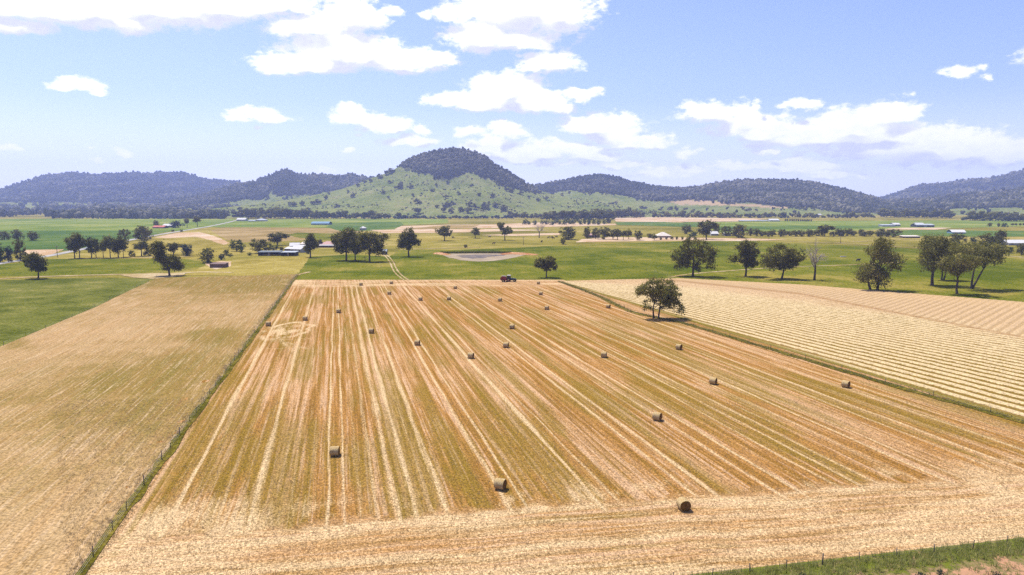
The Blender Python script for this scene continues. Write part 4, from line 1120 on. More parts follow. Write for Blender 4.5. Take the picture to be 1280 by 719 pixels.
belt(684, 275, 765, 274.6, 26, 7, 13, 'tall dark tree in the belt right behind the orchard', 'tall belt right behind the orchard', 0)
belt(745, 272.6, 800, 272, 16, 7, 12, 'purplish tree in the wood between orchard and tan field', 'wood between orchard and tan field')
mass_belt(820, 271.8, 925, 272.6, 30, 5, 10)
mass_belt(935, 272.4, 1090, 272.6, 38, 4, 9)
belt(1100, 271.5, 1190, 273, 22, 5, 11, 'dark tree in the thick belt by the far sheds', 'thick belt by the far sheds')
belt(1212, 275.5, 1282, 277, 20, 6, 10, 'dark tree before the white roofed village', 'trees before the village')
mass_belt(1205, 269, 1282, 270, 16, 3, 7)

# scattered single trees on the hill slopes
def on_slope(h, u, v):
    nf = h['nf']; X, Y, Z = h['X'][:, :nf], h['Y'][:, :nf], h['Z'][:, :nf]
    px, py = project(X, Y, Z)
    k = np.argmin((px-u)**2+((py-v)*1.5)**2)
    return np.array([X.ravel()[k], Y.ravel()[k], Z.ravel()[k]])
SC = [(487,229,4),(500,236,7),(501,231,4),(513,236,6),(480,243,5),(486,247,3),(558,248,5),(523,254,6),(546,260,4),(556,259,5),(560,258,6),(553,265,6),(564,266,7),(575,264,6),(588,257,6),(586,266,8),(594,261,7),(608,261,8),(603,263,5),(619,259,7),(630,264,8),(637,269,6),(522,267,8),(640,241,6),(634,239,5),(651,243,5),(655,238,4),(612,255,4),(566,255,5),
      (367,258,6),(378,257,6),(391,256,5),(397,255,6),(407,249,5),(422,259,4.5),(441,247,5.5),(447,233,4),(455,229,4),(475,222,5),(483,219,6),(490,216,6),(464,227,4),(435,240,3),(412,243,3),(660,248,4),(672,252,5),(668,243,4),(682,250,5),(540,240,4),(516,245,3),(574,243,4),(600,245,4),(545,232,3),(560,230,4),(590,233,4),(616,246,5)]
for (u, v, hp) in SC:
    pt = on_slope(ch, u, v)
    far_tree(u, v, hp, hp*R_.uniform(.85, 1.25), 'small single tree scattered on the grassy slope of the domed hill', 'single trees on the domed hill', 0, pt)
for (u0, v0, u1, v1, n) in [(700,246,722,254,7),(722,250,765,262,12),(752,258,772,257,7),(800,262,900,266,16),(905,262,1000,266,12),(1000,262,1080,265,10)]:
    for i in range(n):
        t_ = R_.random(); u, v = u0+(u1-u0)*t_, v0+(v1-v0)*t_+R_.uniform(-2, 2)
        pt = on_slope(rm, u, v); hp = R_.uniform(3.2, 5.6)
        MASS.append((pt[0], pt[1], pt[2]-.2, hp*math.hypot(pt[0], pt[1])/F_))
MS = np.array(MASS); k3 = np.repeat(np.arange(len(MS)), 5); rq = np.random.default_rng(88)
hm_ = MS[k3, 3]; ce = np.stack([MS[k3, 0]+rq.normal(0, .22, len(k3))*hm_, MS[k3, 1]+rq.normal(0, .22, len(k3))*hm_, MS[k3, 2]+hm_*(.45+rq.normal(0, .14, len(k3)))], 1)
v, f, tone = blobs(ce, hm_*(.2+.16*rq.random(len(k3))), hm_*(.2+.12*rq.random(len(k3))), 79)
tag(obj('tree_belt', mesh_np('tree_belt', v, [(f, 0)], [M_gumdark], {'tone': tone})), 'far tree belts and scattered trees below the double-humped range', 'tree belt', kind='stuff')
rq = np.random.default_rng(91); ns = 5200; nxh = ch['X'].shape[0]
fi = rq.random(ns)*(nxh-1); fj = 2+rq.random(ns)*(ch['nf']-6)
x, y, z = on_hill(ch, fi, fj); px, py = project(x, y, z)
kp = (fbm(x/70., y/70., 93, 4) > .5) & (py < 272)
x, y, z = x[kp], y[kp], z[kp]; rr2 = .7+2.2*rq.random(len(x))**3
v, f, tone = blobs(np.stack([x, y, z+rr2*.4], -1), rr2, rr2*.8, 94)
tag(obj('scrub', mesh_np('scrub', v, [(f, 0)], [M_gum], {'tone': tone*.6})), 'low scrub and rocks speckling the grassy slopes of the domed hill', 'scrub', kind='stuff')
# woodland on the left that reads as one mass
r = np.random.default_rng(77)
pts = []
for (u0, u1, va, vb, n) in [(-120,60,255,262,500),(-120,60,262,272,420),(60,300,256,266,900),(115,300,262,273.8,1500),(60,120,271,273.5,90),(60,130,265.5,266.5,40)]:
    for i in range(n):
        u = r.uniform(u0, u1); v = r.uniform(max(va, 258), vb)
        if vnoise(np.array([u/14.]), np.array([v/2.2]), 3)[0] < (.37 if u > 115 else .52): continue
        p = G(u, v)
        if p[1] > 2700: p = p*(2700-r.random()*500)/p[1]
        m_ = p[1]/F_
        h = r.uniform(4.5, 9)*m_*1.2
        
        for q_ in range(3): pts.append((p[0]+r.normal()*h*.5, p[1]+r.normal()*h*.5, h*r.uniform(.55, 1.1)))
pts = np.array(pts)
v, f, tone = blobs(np.stack([pts[:, 0], pts[:, 1], pts[:, 2]*.5], -1), pts[:, 2]*.34, pts[:, 2]*.52, 78)
tag(obj('woodland', mesh_np('woodland', v, [(f, 0)], [M_forest], {'tone': tone})), 'broad dark woodland below the long range on the left', 'woodland', kind='stuff')

# ------------------------------------------------------------------ round bales
def bale_mats():
    m, n = newmat('bale_side_mat'); co = n.obj()
    s_ = n.noise(n.mapping(co, 0, (14, 2.5, 2.5)), 1.0, 5, .75); g = n.noise(co, 9, 5, .8)
    c = n.mix(n.ss(s_, .3, .7), A(226,186,118), A(254,230,176)); c = n.mix(n.ss(g, .55, .75, 0, .6), c, A(150,116,66))
    n.out(n.principled(c, .9, n.bump(n.math('ADD', s_, g), .9, .06), 0))
    m2, n = newmat('bale_end_mat'); co = n.obj()
    sp = n.n('ShaderNodeSeparateXYZ'); n.put(sp.inputs[0], co)
    rad = n.math('SQRT', n.math('ADD', n.math('POWER', sp.outputs[1], 2.0), n.math('POWER', sp.outputs[2], 2.0)))
    g = n.noise(co, 9, 5, .8)
    sw = n.math('SINE', n.math('MULTIPLY_ADD', g, 5.0, n.math('MULTIPLY', rad, 60)))
    c = n.mix(n.ss(sw, -.8, .9), A(150,110,56), A(206,160,92)); c = n.mix(n.ss(g, .5, .8, 0, .6), c, A(120,92,52))
    n.out(n.principled(c, .95, n.bump(n.math('ADD', sw, g), .8, .05), 0))
    return m, m2
M_bs, M_be = bale_mats()
BR, BW = .58, 1.0
def bale_parts(seed):
    r = np.random.default_rng(seed); seg, nw = 40, 11
    def rad(a, x): return BR*(1-.05*max(0, -math.sin(a))**3)*(1+.018*math.sin(3*a+seed)+.012*math.sin(7*a+x*3+seed*2))*(1-.03*(abs(x)/(BW/2))**6)
    side = MB(); rings = []
    for i in range(nw+1):
        x = -BW/2+BW*i/nw
        rings.append([(x, rad(2*math.pi*j/seg, x)*math.cos(2*math.pi*j/seg)+r.normal()*.008, rad(2*math.pi*j/seg, x)*math.sin(2*math.pi*j/seg)+r.normal()*.008) for j in range(seg)])
    side.loft(rings, cap=False)
    # loose straw standing off the side
    for q in range(150):
        a = r.random()*6.28; x = r.uniform(-BW/2, BW/2); R = BR*.985
        p = np.array([x, R*math.cos(a), R*math.sin(a)]); nn_ = np.array([r.normal()*.6, math.cos(a)*.5+r.normal()*.4, math.sin(a)*.5+r.normal()*.4])
        nn_ /= np.linalg.norm(nn_); L = r.uniform(.08, .2); w_ = np.cross(nn_, [1, 0, .3]); w_ = w_/np.linalg.norm(w_)*.008
        side.add([p-w_, p+w_, p+nn_*L], [(0, 1, 2)])
    ends = []
    for sgn, rg in ((-1, rings[0]), (1, rings[-1])):
        e = MB(); e_r = []
        for kf, bulge in ((1.0, 0.0), (.985, .012), (.8, .03), (.55, .035), (.3, .028), (.1, .0)):
            e_r.append([(rg[j][0]+sgn*(bulge+r.normal()*.006), rg[j][1]*kf, rg[j][2]*kf) for j in range(seg)])
        e.loft(e_r if sgn > 0 else e_r, cap=False)
        e.add(e_r[-1], [tuple(range(seg))])
        ends.append(e)
    return side, ends
protos_b = []
for k in range(4):
    sd, en = bale_parts(30+k)
    protos_b.append((sd.mesh('curved_side', [M_bs], True), en[0].mesh('end_face', [M_be], True), en[1].mesh('end_face', [M_be], True)))
BALES = [
 (418,571,4,'round hay bale between two pale wheel tracks, nearest one left of centre'),
 (625.5,613,-22,'round hay bale in the near centre, between pale tracks above the turning strip'),
 (855,639,-80,'round hay bale nearest the camera, dark end turned forward on the pale turning strip'),
 (822,526.5,-34,'round hay bale alone uphill and left of the nearest dark-ended bale'),
 (892,481,-36,'round hay bale at the end of a bright double track in the right half'),
 (1058,485,-48,'round hay bale farthest to the right, close to the grassy fence line'),
 (755,447.5,-16,'round hay bale alone straight below the big fence-line tree'),
 (849,437.5,-42,'round hay bale right of the grassy patch beneath the fence-line tree'),
 (632.5,435,-12,'round hay bale just right of its close neighbour in the middle of the field'),
 (588.5,448.5,-14,'round hay bale just left of and nearer than its close neighbour mid-field'),
 (521.5,432,-6,'round hay bale on the left double track, right of centre from the straw ring'),
 (464,417,-3,'round hay bale on the wide pale track right of the straw ring'),
 (640,411.5,-12,'round hay bale straight beyond the mid-field close pair'),
 (423,391.5,2,'round hay bale upper left, right of the two bales by the straw ring'),
 (381,401,6,'round hay bale at the upper right edge of the straw ring'),
 (335,408,8,'round hay bale at the left of the straw ring near the left fence'),
 (525.5,376,-5,'round hay bale in the far row, leftmost of the three at one level'),
 (561,375.5,-8,'round hay bale in the far row, middle of the three at one level'),
 (625,377,-10,'round hay bale in the far row, rightmost of the three at one level'),
 (683.5,387.5,-14,'round hay bale nearer of the two one behind another at far right'),
 (676,369,-14,'round hay bale farther of the two one behind another at far right'),
 (486.5,368.5,-3,'round hay bale on the track below the end of the wheel track road'),
 (489,355.3,0,'round hay bale on the far edge where the wheel track enters the field'),
 (569,361.5,-8,'small far round hay bale between wheel track and tractor'),
 (451,357.2,1,'round hay bale on the far edge at the left, under the clump of three trees'),
 (673,355.6,-12,'round hay bale at the far edge right behind the tractor'),
 (760.5,385.5,-30,'round hay bale left of the fence-line tree beside the grassy fence'),
]
for i, (u, v, deg, lb) in enumerate(BALES):
    p = G(u, v); sd, e0, e1 = protos_b[i % 4]
    t_ = thing('hay_bale', lb, 'hay bale', (p[0], p[1]+.25, .03+BR*.965), math.radians(deg), 'round hay bales in the mown field')
    obj('curved_side', sd, t_); obj('end_face', e0, t_); obj('end_face', e1, t_)

# ------------------------------------------------------------------ fences and verge grass
M_post = plain('post_mat', (.13,.11,.09,1), .9, .1, vary=.5, scale=6)
M_wire = plain('wire_mat', (.35,.34,.32,1), .5, .4, metal=.8)
def post_mesh(h, r):
    b = MB(); b.tube([(0,0,-.3),(.01,0,h*.5),(0,.01,h)], [r, r*.95, r*.9], 7); return b.mesh('post', [M_post], True)
PM = [post_mesh(1.0, .04), post_mesh(.92, .035), post_mesh(1.1, .055)]
def fence(label, pts, spacing, group='wire fences', wires=4, top=.88, jitter=.5, seed=1, fixed=None):
    r = random.Random(seed)
    a0 = np.array(pts[0]); t_ = thing('wire_fence', label, 'fence', (a0[0], a0[1], 0), 0, group)
    P_ = [np.array(p) for p in pts]; posts = []
    for i in range(len(P_)-1):
        L = np.linalg.norm(P_[i+1]-P_[i]); k = max(1, int(L/spacing))
        for j in range(k): posts.append(P_[i]+(P_[i+1]-P_[i])*(j+r.uniform(-.25, .25)*jitter)/k)
    posts.append(P_[-1])
    if fixed is not None: posts = fixed
    for p in posts[:100]:
        o = obj('post', PM[2] if r.random() < .12 else PM[r.randrange(2)], t_, (p[0]-a0[0], p[1]-a0[1], .03), r.uniform(0, 6))
        o.rotation_euler = (r.uniform(-.05, .05), r.uniform(-.05, .05), r.uniform(0, 6))
    for k in range(wires):
        b = MB(); z = .2+(top-.2)*k/(wires-1)
        for i in range(0, len(posts)-1):
            p, q = posts[i]-a0[:2], posts[i+1]-a0[:2]
            b.tube([(p[0], p[1], z), ((p[0]+q[0])/2, (p[1]+q[1])/2, z-.015), (q[0], q[1], z)], [.005]*3, 3)
        b.build('wire', M_wire, t_)
    return t_, posts
g = lambda u, v: G(u, v)[:2]
lf0 = g(101.6,718.5)+(g(101.6,718.5)-g(362,357))*.06
fence('long straight wire fence between the baled field and the left stubble field', [lf0, g(160.7,635), g(201,577), g(362.5,357), g(372,343.5)], 4.7, seed=3)
fence('long wire fence in grass between the baled and windrowed fields', [g(699,352), g(745,369), g(790,390.5), g(850,403), g(960,436), g(1010,450.5), g(1105,479), g(1230,514), g(1330,542)], 6.2, seed=4)
bpx = [(937,719),(983,713.5),(1028,708),(1074,703.5),(1121,699),(1167,694.5),(1216,688.5),(1258,682.5)]
bp = [g(u, v) for u, v in bpx]
fix = [bp[0]-(bp[1]-bp[0])*k for k in (3, 2, 1)]+bp+[bp[-1]+(bp[-1]-bp[-2])*k for k in (1, 2, 3, 4)]
fence('wire fence along the grassy bank in the bottom right corner', fix, 3, fixed=fix, seed=5)
fence('wire fence along the far edge of the left dark green field', [g(0,434), g(54,413), g(120,384), g(196,347)], 14, seed=6)
fence('broken wire fence by the tree at the windrowed field far edge', [g(808,338.5), g(818,340.5), g(828,343), g(838,346.5), g(846,347)], 3.0, seed=7)
fence('wire fence along the top edge of the baled field', [g(505,350.6), g(600,350.8), g(640,350.6), g(700,351)], 7.5, seed=8)
def tuft_field(name, label, pts, hlo, hhi, wlo, c, seed, blades=6, kind='stuff'):
    r = np.random.default_rng(seed); n = len(pts); N = n*blades
    base = np.repeat(pts, blades, 0)+np.concatenate([r.normal(size=(N, 2))*.09, np.zeros((N, 1))], 1)
    a = r.random(N)*6.28; h = r.uniform(hlo, hhi, N)*np.repeat(.5+r.random(n), blades); w = wlo*(.6+.8*r.random(N))
    ln = r.uniform(.1, .7, N)*h
    dx, dy = np.cos(a), np.sin(a)
    v0 = base+np.stack([-dy*w, dx*w, 0*w], 1); v1 = base+np.stack([dy*w, -dx*w, 0*w], 1)
    v2 = base+np.stack([dx*ln, dy*ln, h], 1)
    V = np.stack([v0, v1, v2], 1).reshape(-1, 3)
    o = obj(name, mesh_np(name, V, [(np.arange(3*N).reshape(-1, 3), 0)], [c], {'tone': np.repeat(np.clip(np.repeat(r.random(n), blades)*.6+r.random(N)*.4, 0, 1), 3)}))
    return tag(o, label, 'grass', kind=kind)
M_grass = leaf_mat('verge_grass_mat', (.13,.12,.025,1), (.21,.18,.05,1), (.36,.28,.12,1), .4)
M_lush = leaf_mat('lush_grass_mat', (.19,.22,.045,1), (.33,.33,.09,1), (.5,.43,.18,1), .5)
M_drygrass = leaf_mat('dry_grass_mat', (.30,.22,.10,1), (.44,.32,.16,1), (.54,.42,.24,1), .3)
def along(pts, n, half, seed, z=.04, bias=0.0):
    r = np.random.default_rng(seed); P_ = [np.array(p) for p in pts]
    Ls = np.array([np.linalg.norm(P_[i+1]-P_[i]) for i in range(len(P_)-1)]); cs_ = np.concatenate([[0], np.cumsum(Ls)])
    s_ = r.random(n)*cs_[-1]
    x = np.interp(s_, cs_, [p[0] for p in P_]); y = np.interp(s_, cs_, [p[1] for p in P_])
    k = np.clip(np.searchsorted(cs_, s_)-1, 0, len(Ls)-1)
    d = np.array([(P_[i+1]-P_[i])/Ls[i] for i in range(len(Ls))])[k]
    off = r.normal(size=n)*half*.5+bias
    return np.stack([x-d[:, 1]*off, y+d[:, 0]*off, np.full(n, z)], 1)
leftf = [lf0, g(160.7,635), g(362.5,357), g(372,343.5)]
rightf = [g(699,352), g(745,369), g(790,390.5), g(850,403), g(960,436), g(1105,479), g(1230,514), g(1330,542)]
ribbon('verge', leftf, 1.0, .125, M_verge, world_pts=True, jitter=.5)
ribbon('verge', rightf, 1.7, .125, M_verge, world_pts=True, jitter=.4)
tuft_field('grass', 'rank olive grass under the left fence', along(leftf, 3000, .55, 1, bias=-.2), .06, .18, .022, M_grass, 2)
tuft_field('grass', 'dry pale grass on the stubble side of the left fence', along(leftf, 1800, .8, 3, bias=.7), .15, .35, .02, M_drygrass, 4)
tuft_field('grass', 'rank green grass under the fence beside the windrows', along(rightf, 4200, 1.0, 5, bias=-.1), .12, .30, .03, M_grass, 6)

rq = np.random.default_rng(95)
ns = 46000; dq = 50+52*rq.random(ns)**1.2; xq = (rq.random(ns)*1.0-.42)*dq*1.65
pq, rq2 = project(xq, dq, 0.0); xr_ = VPx+(pq-VPx)*(600-VPy)/(rq2-VPy)
sb_q = (xq-bp[0][0])*((bp[-1]-bp[0])[1])-(dq-bp[0][1])*((bp[-1]-bp[0])[0])
ok = (xr_ > 216) & (xr_ < 1490) & (sb_q < -30)
pn = np.stack([xq, dq, np.full(ns, .07)], 1)[ok]
tuft_field('straw', 'cut straw and stubble standing in the near part of the baled field', pn, .06, .16, .016, M_drygrass, 96, 4)
okl = (xr_ < 196)
tuft_field('straw', 'cut straw and stubble in the near part of the left field', np.stack([xq, dq, np.full(ns, .08)], 1)[okl], .06, .18, .016, M_drygrass, 97, 5)
qb = np.concatenate([G(u, v)[None]+np.array([0, .25, .07])+np.concatenate([rq.normal(size=(70, 2))*.62, np.zeros((70, 1))], 1) for (u, v, _, _) in BALES])
tuft_field('straw', 'loose straw spilled round the foot of the bales', qb, .05, .16, .018, M_drygrass, 98, 4)
# the bank in the bottom right corner
bd = (bp[-1]-bp[0])/np.linalg.norm(bp[-1]-bp[0]); bn = np.array([bd[1], -bd[0]])
if bn[1] > 0: bn = -bn
sa = np.arange(-26, 44, .35); sb = np.arange(-.9, 20, .35)
SA, SB = np.meshgrid(sa, sb, indexing='ij')
BX = bp[0][0]+bd[0]*SA+bn[0]*SB; BY = bp[0][1]+bd[1]*SA+bn[1]*SB
def bank_z(x, y, sb_): return .06+.12*sstep(sb_, -.9, .4)+.35*sstep(sb_, .5, 2.2)*fbm(x/2.5, y/2.5, 151, 4)+.3*(fbm(x/.8, y/.8, 153, 3)-.5)*sstep(sb_, 1, 3)
BZ = bank_z(BX, BY, SB)
m, n = newmat('bank_mat'); co = n.world()
a = n.noise(co, .5, 5, .7); b_ = n.noise(co, 2.5, 5, .75)
f = n.math('MULTIPLY_ADD', n.math('SUBTRACT', b_, .5), .8, a); f = n.math('MULTIPLY_ADD', n.attr('out'), .20, f)
c = n.mix(n.ss(f, .45, .62), A(128,136,48), A(158,142,92)); c = n.mix(n.ss(f, .63, .76), c, A(222,170,130))
n.out(n.principled(c, .95, n.bump(b_, .8, .1), 0))
ii, jj = np.meshgrid(np.arange(len(sa)-1), np.arange(len(sb)-1), indexing='ij'); q = (ii*len(sb)+jj).ravel()
me = mesh_np('bank', np.stack([BX, BY, BZ], -1).reshape(-1, 3), [(np.stack([q, q+1, q+len(sb)+1, q+len(sb)], 1), 0)], [m], {'out': sstep(SB, 1.5, 3.5).ravel()}, True)
if me.polygons[0].normal.z < 0: me.flip_normals()
tag(obj('bank', me), kind='structure')
def on_bank(n, lo, hi, seed, pw=1.0):
    r = np.random.default_rng(seed); s1 = r.uniform(-24, 42, n); s2 = lo+(hi-lo)*r.random(n)**pw
    x = bp[0][0]+bd[0]*s1+bn[0]*s2; y = bp[0][1]+bd[1]*s1+bn[1]*s2
    return np.stack([x, y, bank_z(x, y, s2)-.03], 1)
tuft_field('grass', 'lush green grass along the bank fence', on_bank(4200, -.6, 2.2, 31), .22, .5, .025, M_lush, 32)
tuft_field('grass', 'mixed green weeds farther down the bank', on_bank(1600, 1.8, 12, 33), .18, .42, .03, M_lush, 34)
tuft_field('grass', 'dead tan grass among the bank weeds', on_bank(2200, 1.2, 14, 35), .15, .4, .022, M_drygrass, 36)
V2, F2, t2, w = tree_arrays(41, 1.0, [(0,.4,.5,.35),(.3,.3,.35,.25),(-.3,.3,.35,.25)], 40, 700, .05, fork=.05, nbranch=4, rt=.02)
bcm = [crown_mesh(V2, F2, t2, mt) for mt in (M_blue, M_fresh)]; btm = w.mesh('stem', [M_bark], True)
for q in on_bank(46, 1.6, 7, 43):
    u_, v_ = project(*q)
    t_ = thing('shrub', 'knee-high grey-green weed clump on the bank in the bottom right corner', 'shrub', tuple(q), R_.uniform(0, 6), 'weed clumps on the bank')
    s_ = R_.uniform(.5, 1.0); t_.scale = (s_, s_, s_*R_.uniform(.6, 1.0))
    obj('stem', btm, t_); obj('leaves', bcm[0 if R_.random() < .65 else 1], t_)

# ------------------------------------------------------------------ farm dam
sheet('mud', [(553,318.6),(566,317.2),(600,316.6),(640,316.8),(660,318),(650,320.6),(636,323.6),(618,326.4),(598,327.2),(578,325.8),(562,322.6)], .09, plain('mud_mat', A(208,188,156), .95, 0, vary=.5, scale=.15), .6)
m, n = newmat('dam_water_mat'); co = n.world(); a = n.noise(co, .25, 4, .6)
n.out(n.principled(n.mix(n.ss(a, .35, .65), (.075,.062,.048,1), (.17,.135,.10,1)), n.ss(a, .3, .7, .45, .8), n.bump(n.noise(co, 3, 3), .3, .05), .06))
sheet('water', [(570,319.8),(588,318.8),(606,318.4),(634,318.8),(628,320.2),(610,321.4),(604,323.2),(590,323.6),(577,322.2)], .12, m, .8)
def mound(name, pts, width, hgt, mat, seed):
    P_ = [G(*p)[:2] for p in pts]; Q = []
    for i in range(len(P_)-1):
        for t_ in np.linspace(0, 1, 10)[:-1]: Q.append(P_[i]*(1-t_)+P_[i+1]*t_)
    Q = np.array(Q+[P_[-1]]); d = np.gradient(Q, axis=0); d /= np.linalg.norm(d, axis=1)[:, None]; nr = np.stack([-d[:, 1], d[:, 0]], 1)
    cr = np.linspace(-1, 1, 9); e = np.sin(np.pi*np.linspace(0, 1, len(Q)))**.4
    X = Q[:, 0:1]+nr[:, :1]*cr*width/2*(.5+.5*e[:, None]); Y = Q[:, 1:2]+nr[:, 1:]*cr*width/2*(.5+.5*e[:, None])
    Z = .06+hgt*(1-cr[None]**2)*e[:, None]*(.6+.8*fbm(X/3., Y/3., seed, 3))
    ii, jj = np.meshgrid(np.arange(len(Q)-1), np.arange(8), indexing='ij'); q = (ii*9+jj).ravel()
    me = mesh_np(name, np.stack([X, Y, Z], -1).reshape(-1, 3), [(np.stack([q, q+1, q+10, q+9], 1), 0)], [mat], None, True)
    if me.polygons[0].normal.z < 0: me.flip_normals()
    return tag(obj(name, me), kind='structure')
mound('dam_bank', [(626,318.4),(640,317.6),(656,318.4),(672,319)], 7, 1.0, M_redsoil, 161)
mound('dam_bank', [(543,317.2),(551,317.8),(562,319.2)], 5, .9, M_redsoil, 163)
mound('dam_bank', [(548,316.6),(575,316.2),(610,315.9),(640,316)], 5, 1.5, M_green, 165)
tuft_field('grass', 'dark reeds along the back edge of the dam', along([g(550,317.2), g(600,316.8), g(640,317.2)], 1500, 1.0, 51, z=.3), .4, 1.0, .12, M_gumdark, 52)

# ------------------------------------------------------------------ buildings
M_slate = corrugated('slate_roof_mat', (.13,.15,.155,1)); M_white = corrugated('white_roof_mat', (.50,.49,.46,1)); M_cream = corrugated('cream_roof_mat', (.54,.48,.39,1))
M_grey = corrugated('grey_roof_mat', (.34,.37,.38,1)); M_dark = plain('dark_wall_mat', (.05,.055,.06,1), .8, .2)
M_pink = corrugated('faded_red_roof_mat', (.42,.26,.22,1)); M_red = corrugated('red_roof_mat', (.42,.13,.09,1)); M_bluer = corrugated('blue_roof_mat', (.15,.25,.33,1))
M_brownw = plain('brown_shed_mat', (.16,.10,.08,1), .8, .2, vary=.5, scale=.6); M_wallw = plain('white_wall_mat', (.40,.38,.34,1), .8, .2)
M_brick = plain('brick_wall_mat', (.34,.20,.15,1), .85, .15, vary=.4, scale=3); M_glass = plain('window_glass_mat', (.03,.04,.05,1), .08, .6, vary=0)
M_wood = plain('timber_mat', (.30,.23,.17,1), .85, .15); M_greyw = plain('grey_wall_mat', (.36,.37,.37,1), .7, .3)
def building(name, label, u, v, wpx, hpx, rpx, depth, wallm, roofm, kind='gable', rz=0.0, nwin=2, door=True, open_front=False, verandah=False, cat='building', group='farm buildings', over=.4):
    k = mpp(v); w, h, rh = wpx*k, hpx*k, rpx*k
    p = G(u, v)
    t_ = thing(name, label, cat, (p[0], p[1]+depth/2, .03), math.radians(rz), group)
    x0, x1, y0, y1 = -w/2, w/2, -depth/2, depth/2
    b = MB()
    if open_front:
        b.box(x0, x1, y1-.12, y1, 0, h); b.box(x0, x0+.12, y0, y1-.125, 0, h); b.box(x1-.12, x1, y0, y1-.125, 0, h)
        b.build('wall', wallm, t_)
        nb = max(2, int(w/5))
        for i in range(1, nb):
            q = MB(); x = x0+w*i/nb; q.box(x-.09, x+.09, y0+.02, y0+.2, 0, h-.01); q.build('post', M_wood, t_)
    else:
        b.box(x0, x1, y0, y1, 0, h)
        if kind == 'gable':
            for x in (x0, x1-.06): b.prism([(y0, h+.003), (y1, h+.003), (0, h+rh-.02)], 'x', x, x+.06)
        b.build('wall', wallm, t_)
    r = MB(); th = .12
    X0, X1, Y0, Y1 = x0-over, x1+over, y0-over, y1+over
    dz = rh*over/(depth/2)
    if kind == 'gable':
        r.prism([(Y0, h-dz+.03), (0, h+rh+.03), (Y1, h-dz+.03), (Y1, h-dz+th+.03), (0, h+rh+th+.03), (Y0, h-dz+th+.03)], 'x', X0, X1)
    elif kind == 'hip':
        rl = max(w/2-depth/2, w*.08)
        lo = [(X0, Y0, h), (X1, Y0, h), (X1, Y1, h), (X0, Y1, h)]; lo2 = [(a_, b2, c_+th) for a_, b2, c_ in lo]
        hi = [(-rl, -.05, h+rh), (rl, -.05, h+rh), (rl, .05, h+rh), (-rl, .05, h+rh)]
        r.loft([lo, lo2, hi])
    elif kind == 'skillion':
        r.prism([(Y0, h+.02), (Y1, h+rh+.02), (Y1, h+rh+th+.02), (Y0, h+th+.02)], 'x', X0, X1)
        if not open_front: b2 = MB(); b2.prism([(y0, h+.003), (y1, h+.003), (y1, h+rh)], 'x', x0+.05, x1-.05); b2.build('gable_wall', wallm, t_)
    elif kind == 'vault':
        poly = [(Y0+(Y1-Y0)*i/12, h+rh*math.sin(math.pi*i/12)) for i in range(13)]
        r.prism([(a_, c_+.02) for a_, c_ in poly]+[(a_, c_+th+.02) for a_, c_ in poly[::-1]], 'x', X0, X1)
    r.build('roof', roofm, t_)
    if kind in ('gable',):
        q = MB(); q.box(X0-.01, X1+.01, -.12, .12, h+rh+.12, h+rh+.19); q.build('ridge_cap', roofm, t_)
    nslot = nwin+(1 if door else 0)
    for i in range(nslot):
        x = x0+w*(i+.5)/nslot
        if door and i == nslot//2:
            dw, dh = (min(1.0, w*.3), min(2.05, h*.85)) if w < 18 else (min(3.2, w*.2), h*.8)
            q = MB(); q.box(x-dw/2, x+dw/2, y0-.06, y0-.004, 0, dh); d_ = q.build('door', M_wood if w < 18 else M_greyw, t_)
            q = MB(); q.box(x+dw*.32, x+dw*.32+.05, y0-.11, y0-.062, dh*.48, dh*.48+.12); q.build('handle', M_wire, d_)
        elif not open_front:
            ww, wh = min(1.6, w/nslot*.6), min(1.2, h*.42); zc = h*.55
            q = MB()
            for a_ in ((x-ww/2-.08, x+ww/2+.08, zc-wh/2-.08, zc-wh/2), (x-ww/2-.08, x+ww/2+.08, zc+wh/2, zc+wh/2+.08), (x-ww/2-.08, x-ww/2, zc-wh/2+.001, zc+wh/2-.001), (x+ww/2, x+ww/2+.08, zc-wh/2+.001, zc+wh/2-.001)):
                q.box(a_[0], a_[1], y0-.07, y0-.004, a_[2], a_[3])
            f_ = q.build('window', M_wallw, t_)
            q = MB(); q.box(x-ww/2, x+ww/2, y0-.03, y0-.005, zc-wh/2, zc+wh/2); q.build('pane', M_glass, f_)
    if verandah:
        q = MB(); q.prism([(y0-2.6, h-.5), (y0-over-.02, h-.1), (y0-over-.02, h-.02), (y0-2.6, h-.42)], 'x', x0, x1); q.build('verandah_roof', M_white, t_)
        for i in range(6):
            x = x0+.1+(w-.2)*i/5; q = MB(); q.box(x-.06, x+.06, y0-2.5, y0-2.38, 0, h-.5); q.build('post', M_wallw, t_)
    return t_
# the farm in the middle left
building('farm_shed','long low dark shed with a pale green-grey roof in the farm yard',335.5,319.8,26,4.2,1.0,7,M_dark,M_slate,'skillion',3,0,True,open_front=True)
building('farm_shed','black open shed with a pale roof edge right of the long low shed',360,320.2,17,4.4,.6,7,M_dark,M_grey,'skillion',0,0,True,open_front=True)
building('farm_shed','big white gabled shed behind the black shed in the farm yard',373,315.8,15,4.2,4.6,10,M_wallw,M_white,'gable',-20,2)
building('farm_shed','smaller white roofed shed behind the big white shed',366,310.5,11,3.0,3.4,9,M_wallw,M_white,'gable',15,1)
building('farm_shed','low white skillion roof left of the white sheds',360.5,313.8,10,2.4,1.6,8,M_brick,M_white,'skillion',0,1)
building('farm_shed','small white lean-to right of the white sheds',381,308,12,2.6,2.0,8,M_wallw,M_cream,'skillion',0,1)
building('farmhouse','long farmhouse with faded pink roof and white verandah',409,309.3,26,3.4,3.6,11,M_brick,M_pink,'hip',0,4,True,verandah=True,cat='house')
building('hut','small grey hut with pale roof beside the clump of three trees',480.3,318.6,5.6,4.4,2.2,3.2,M_dark,M_grey,'gable',0,0)
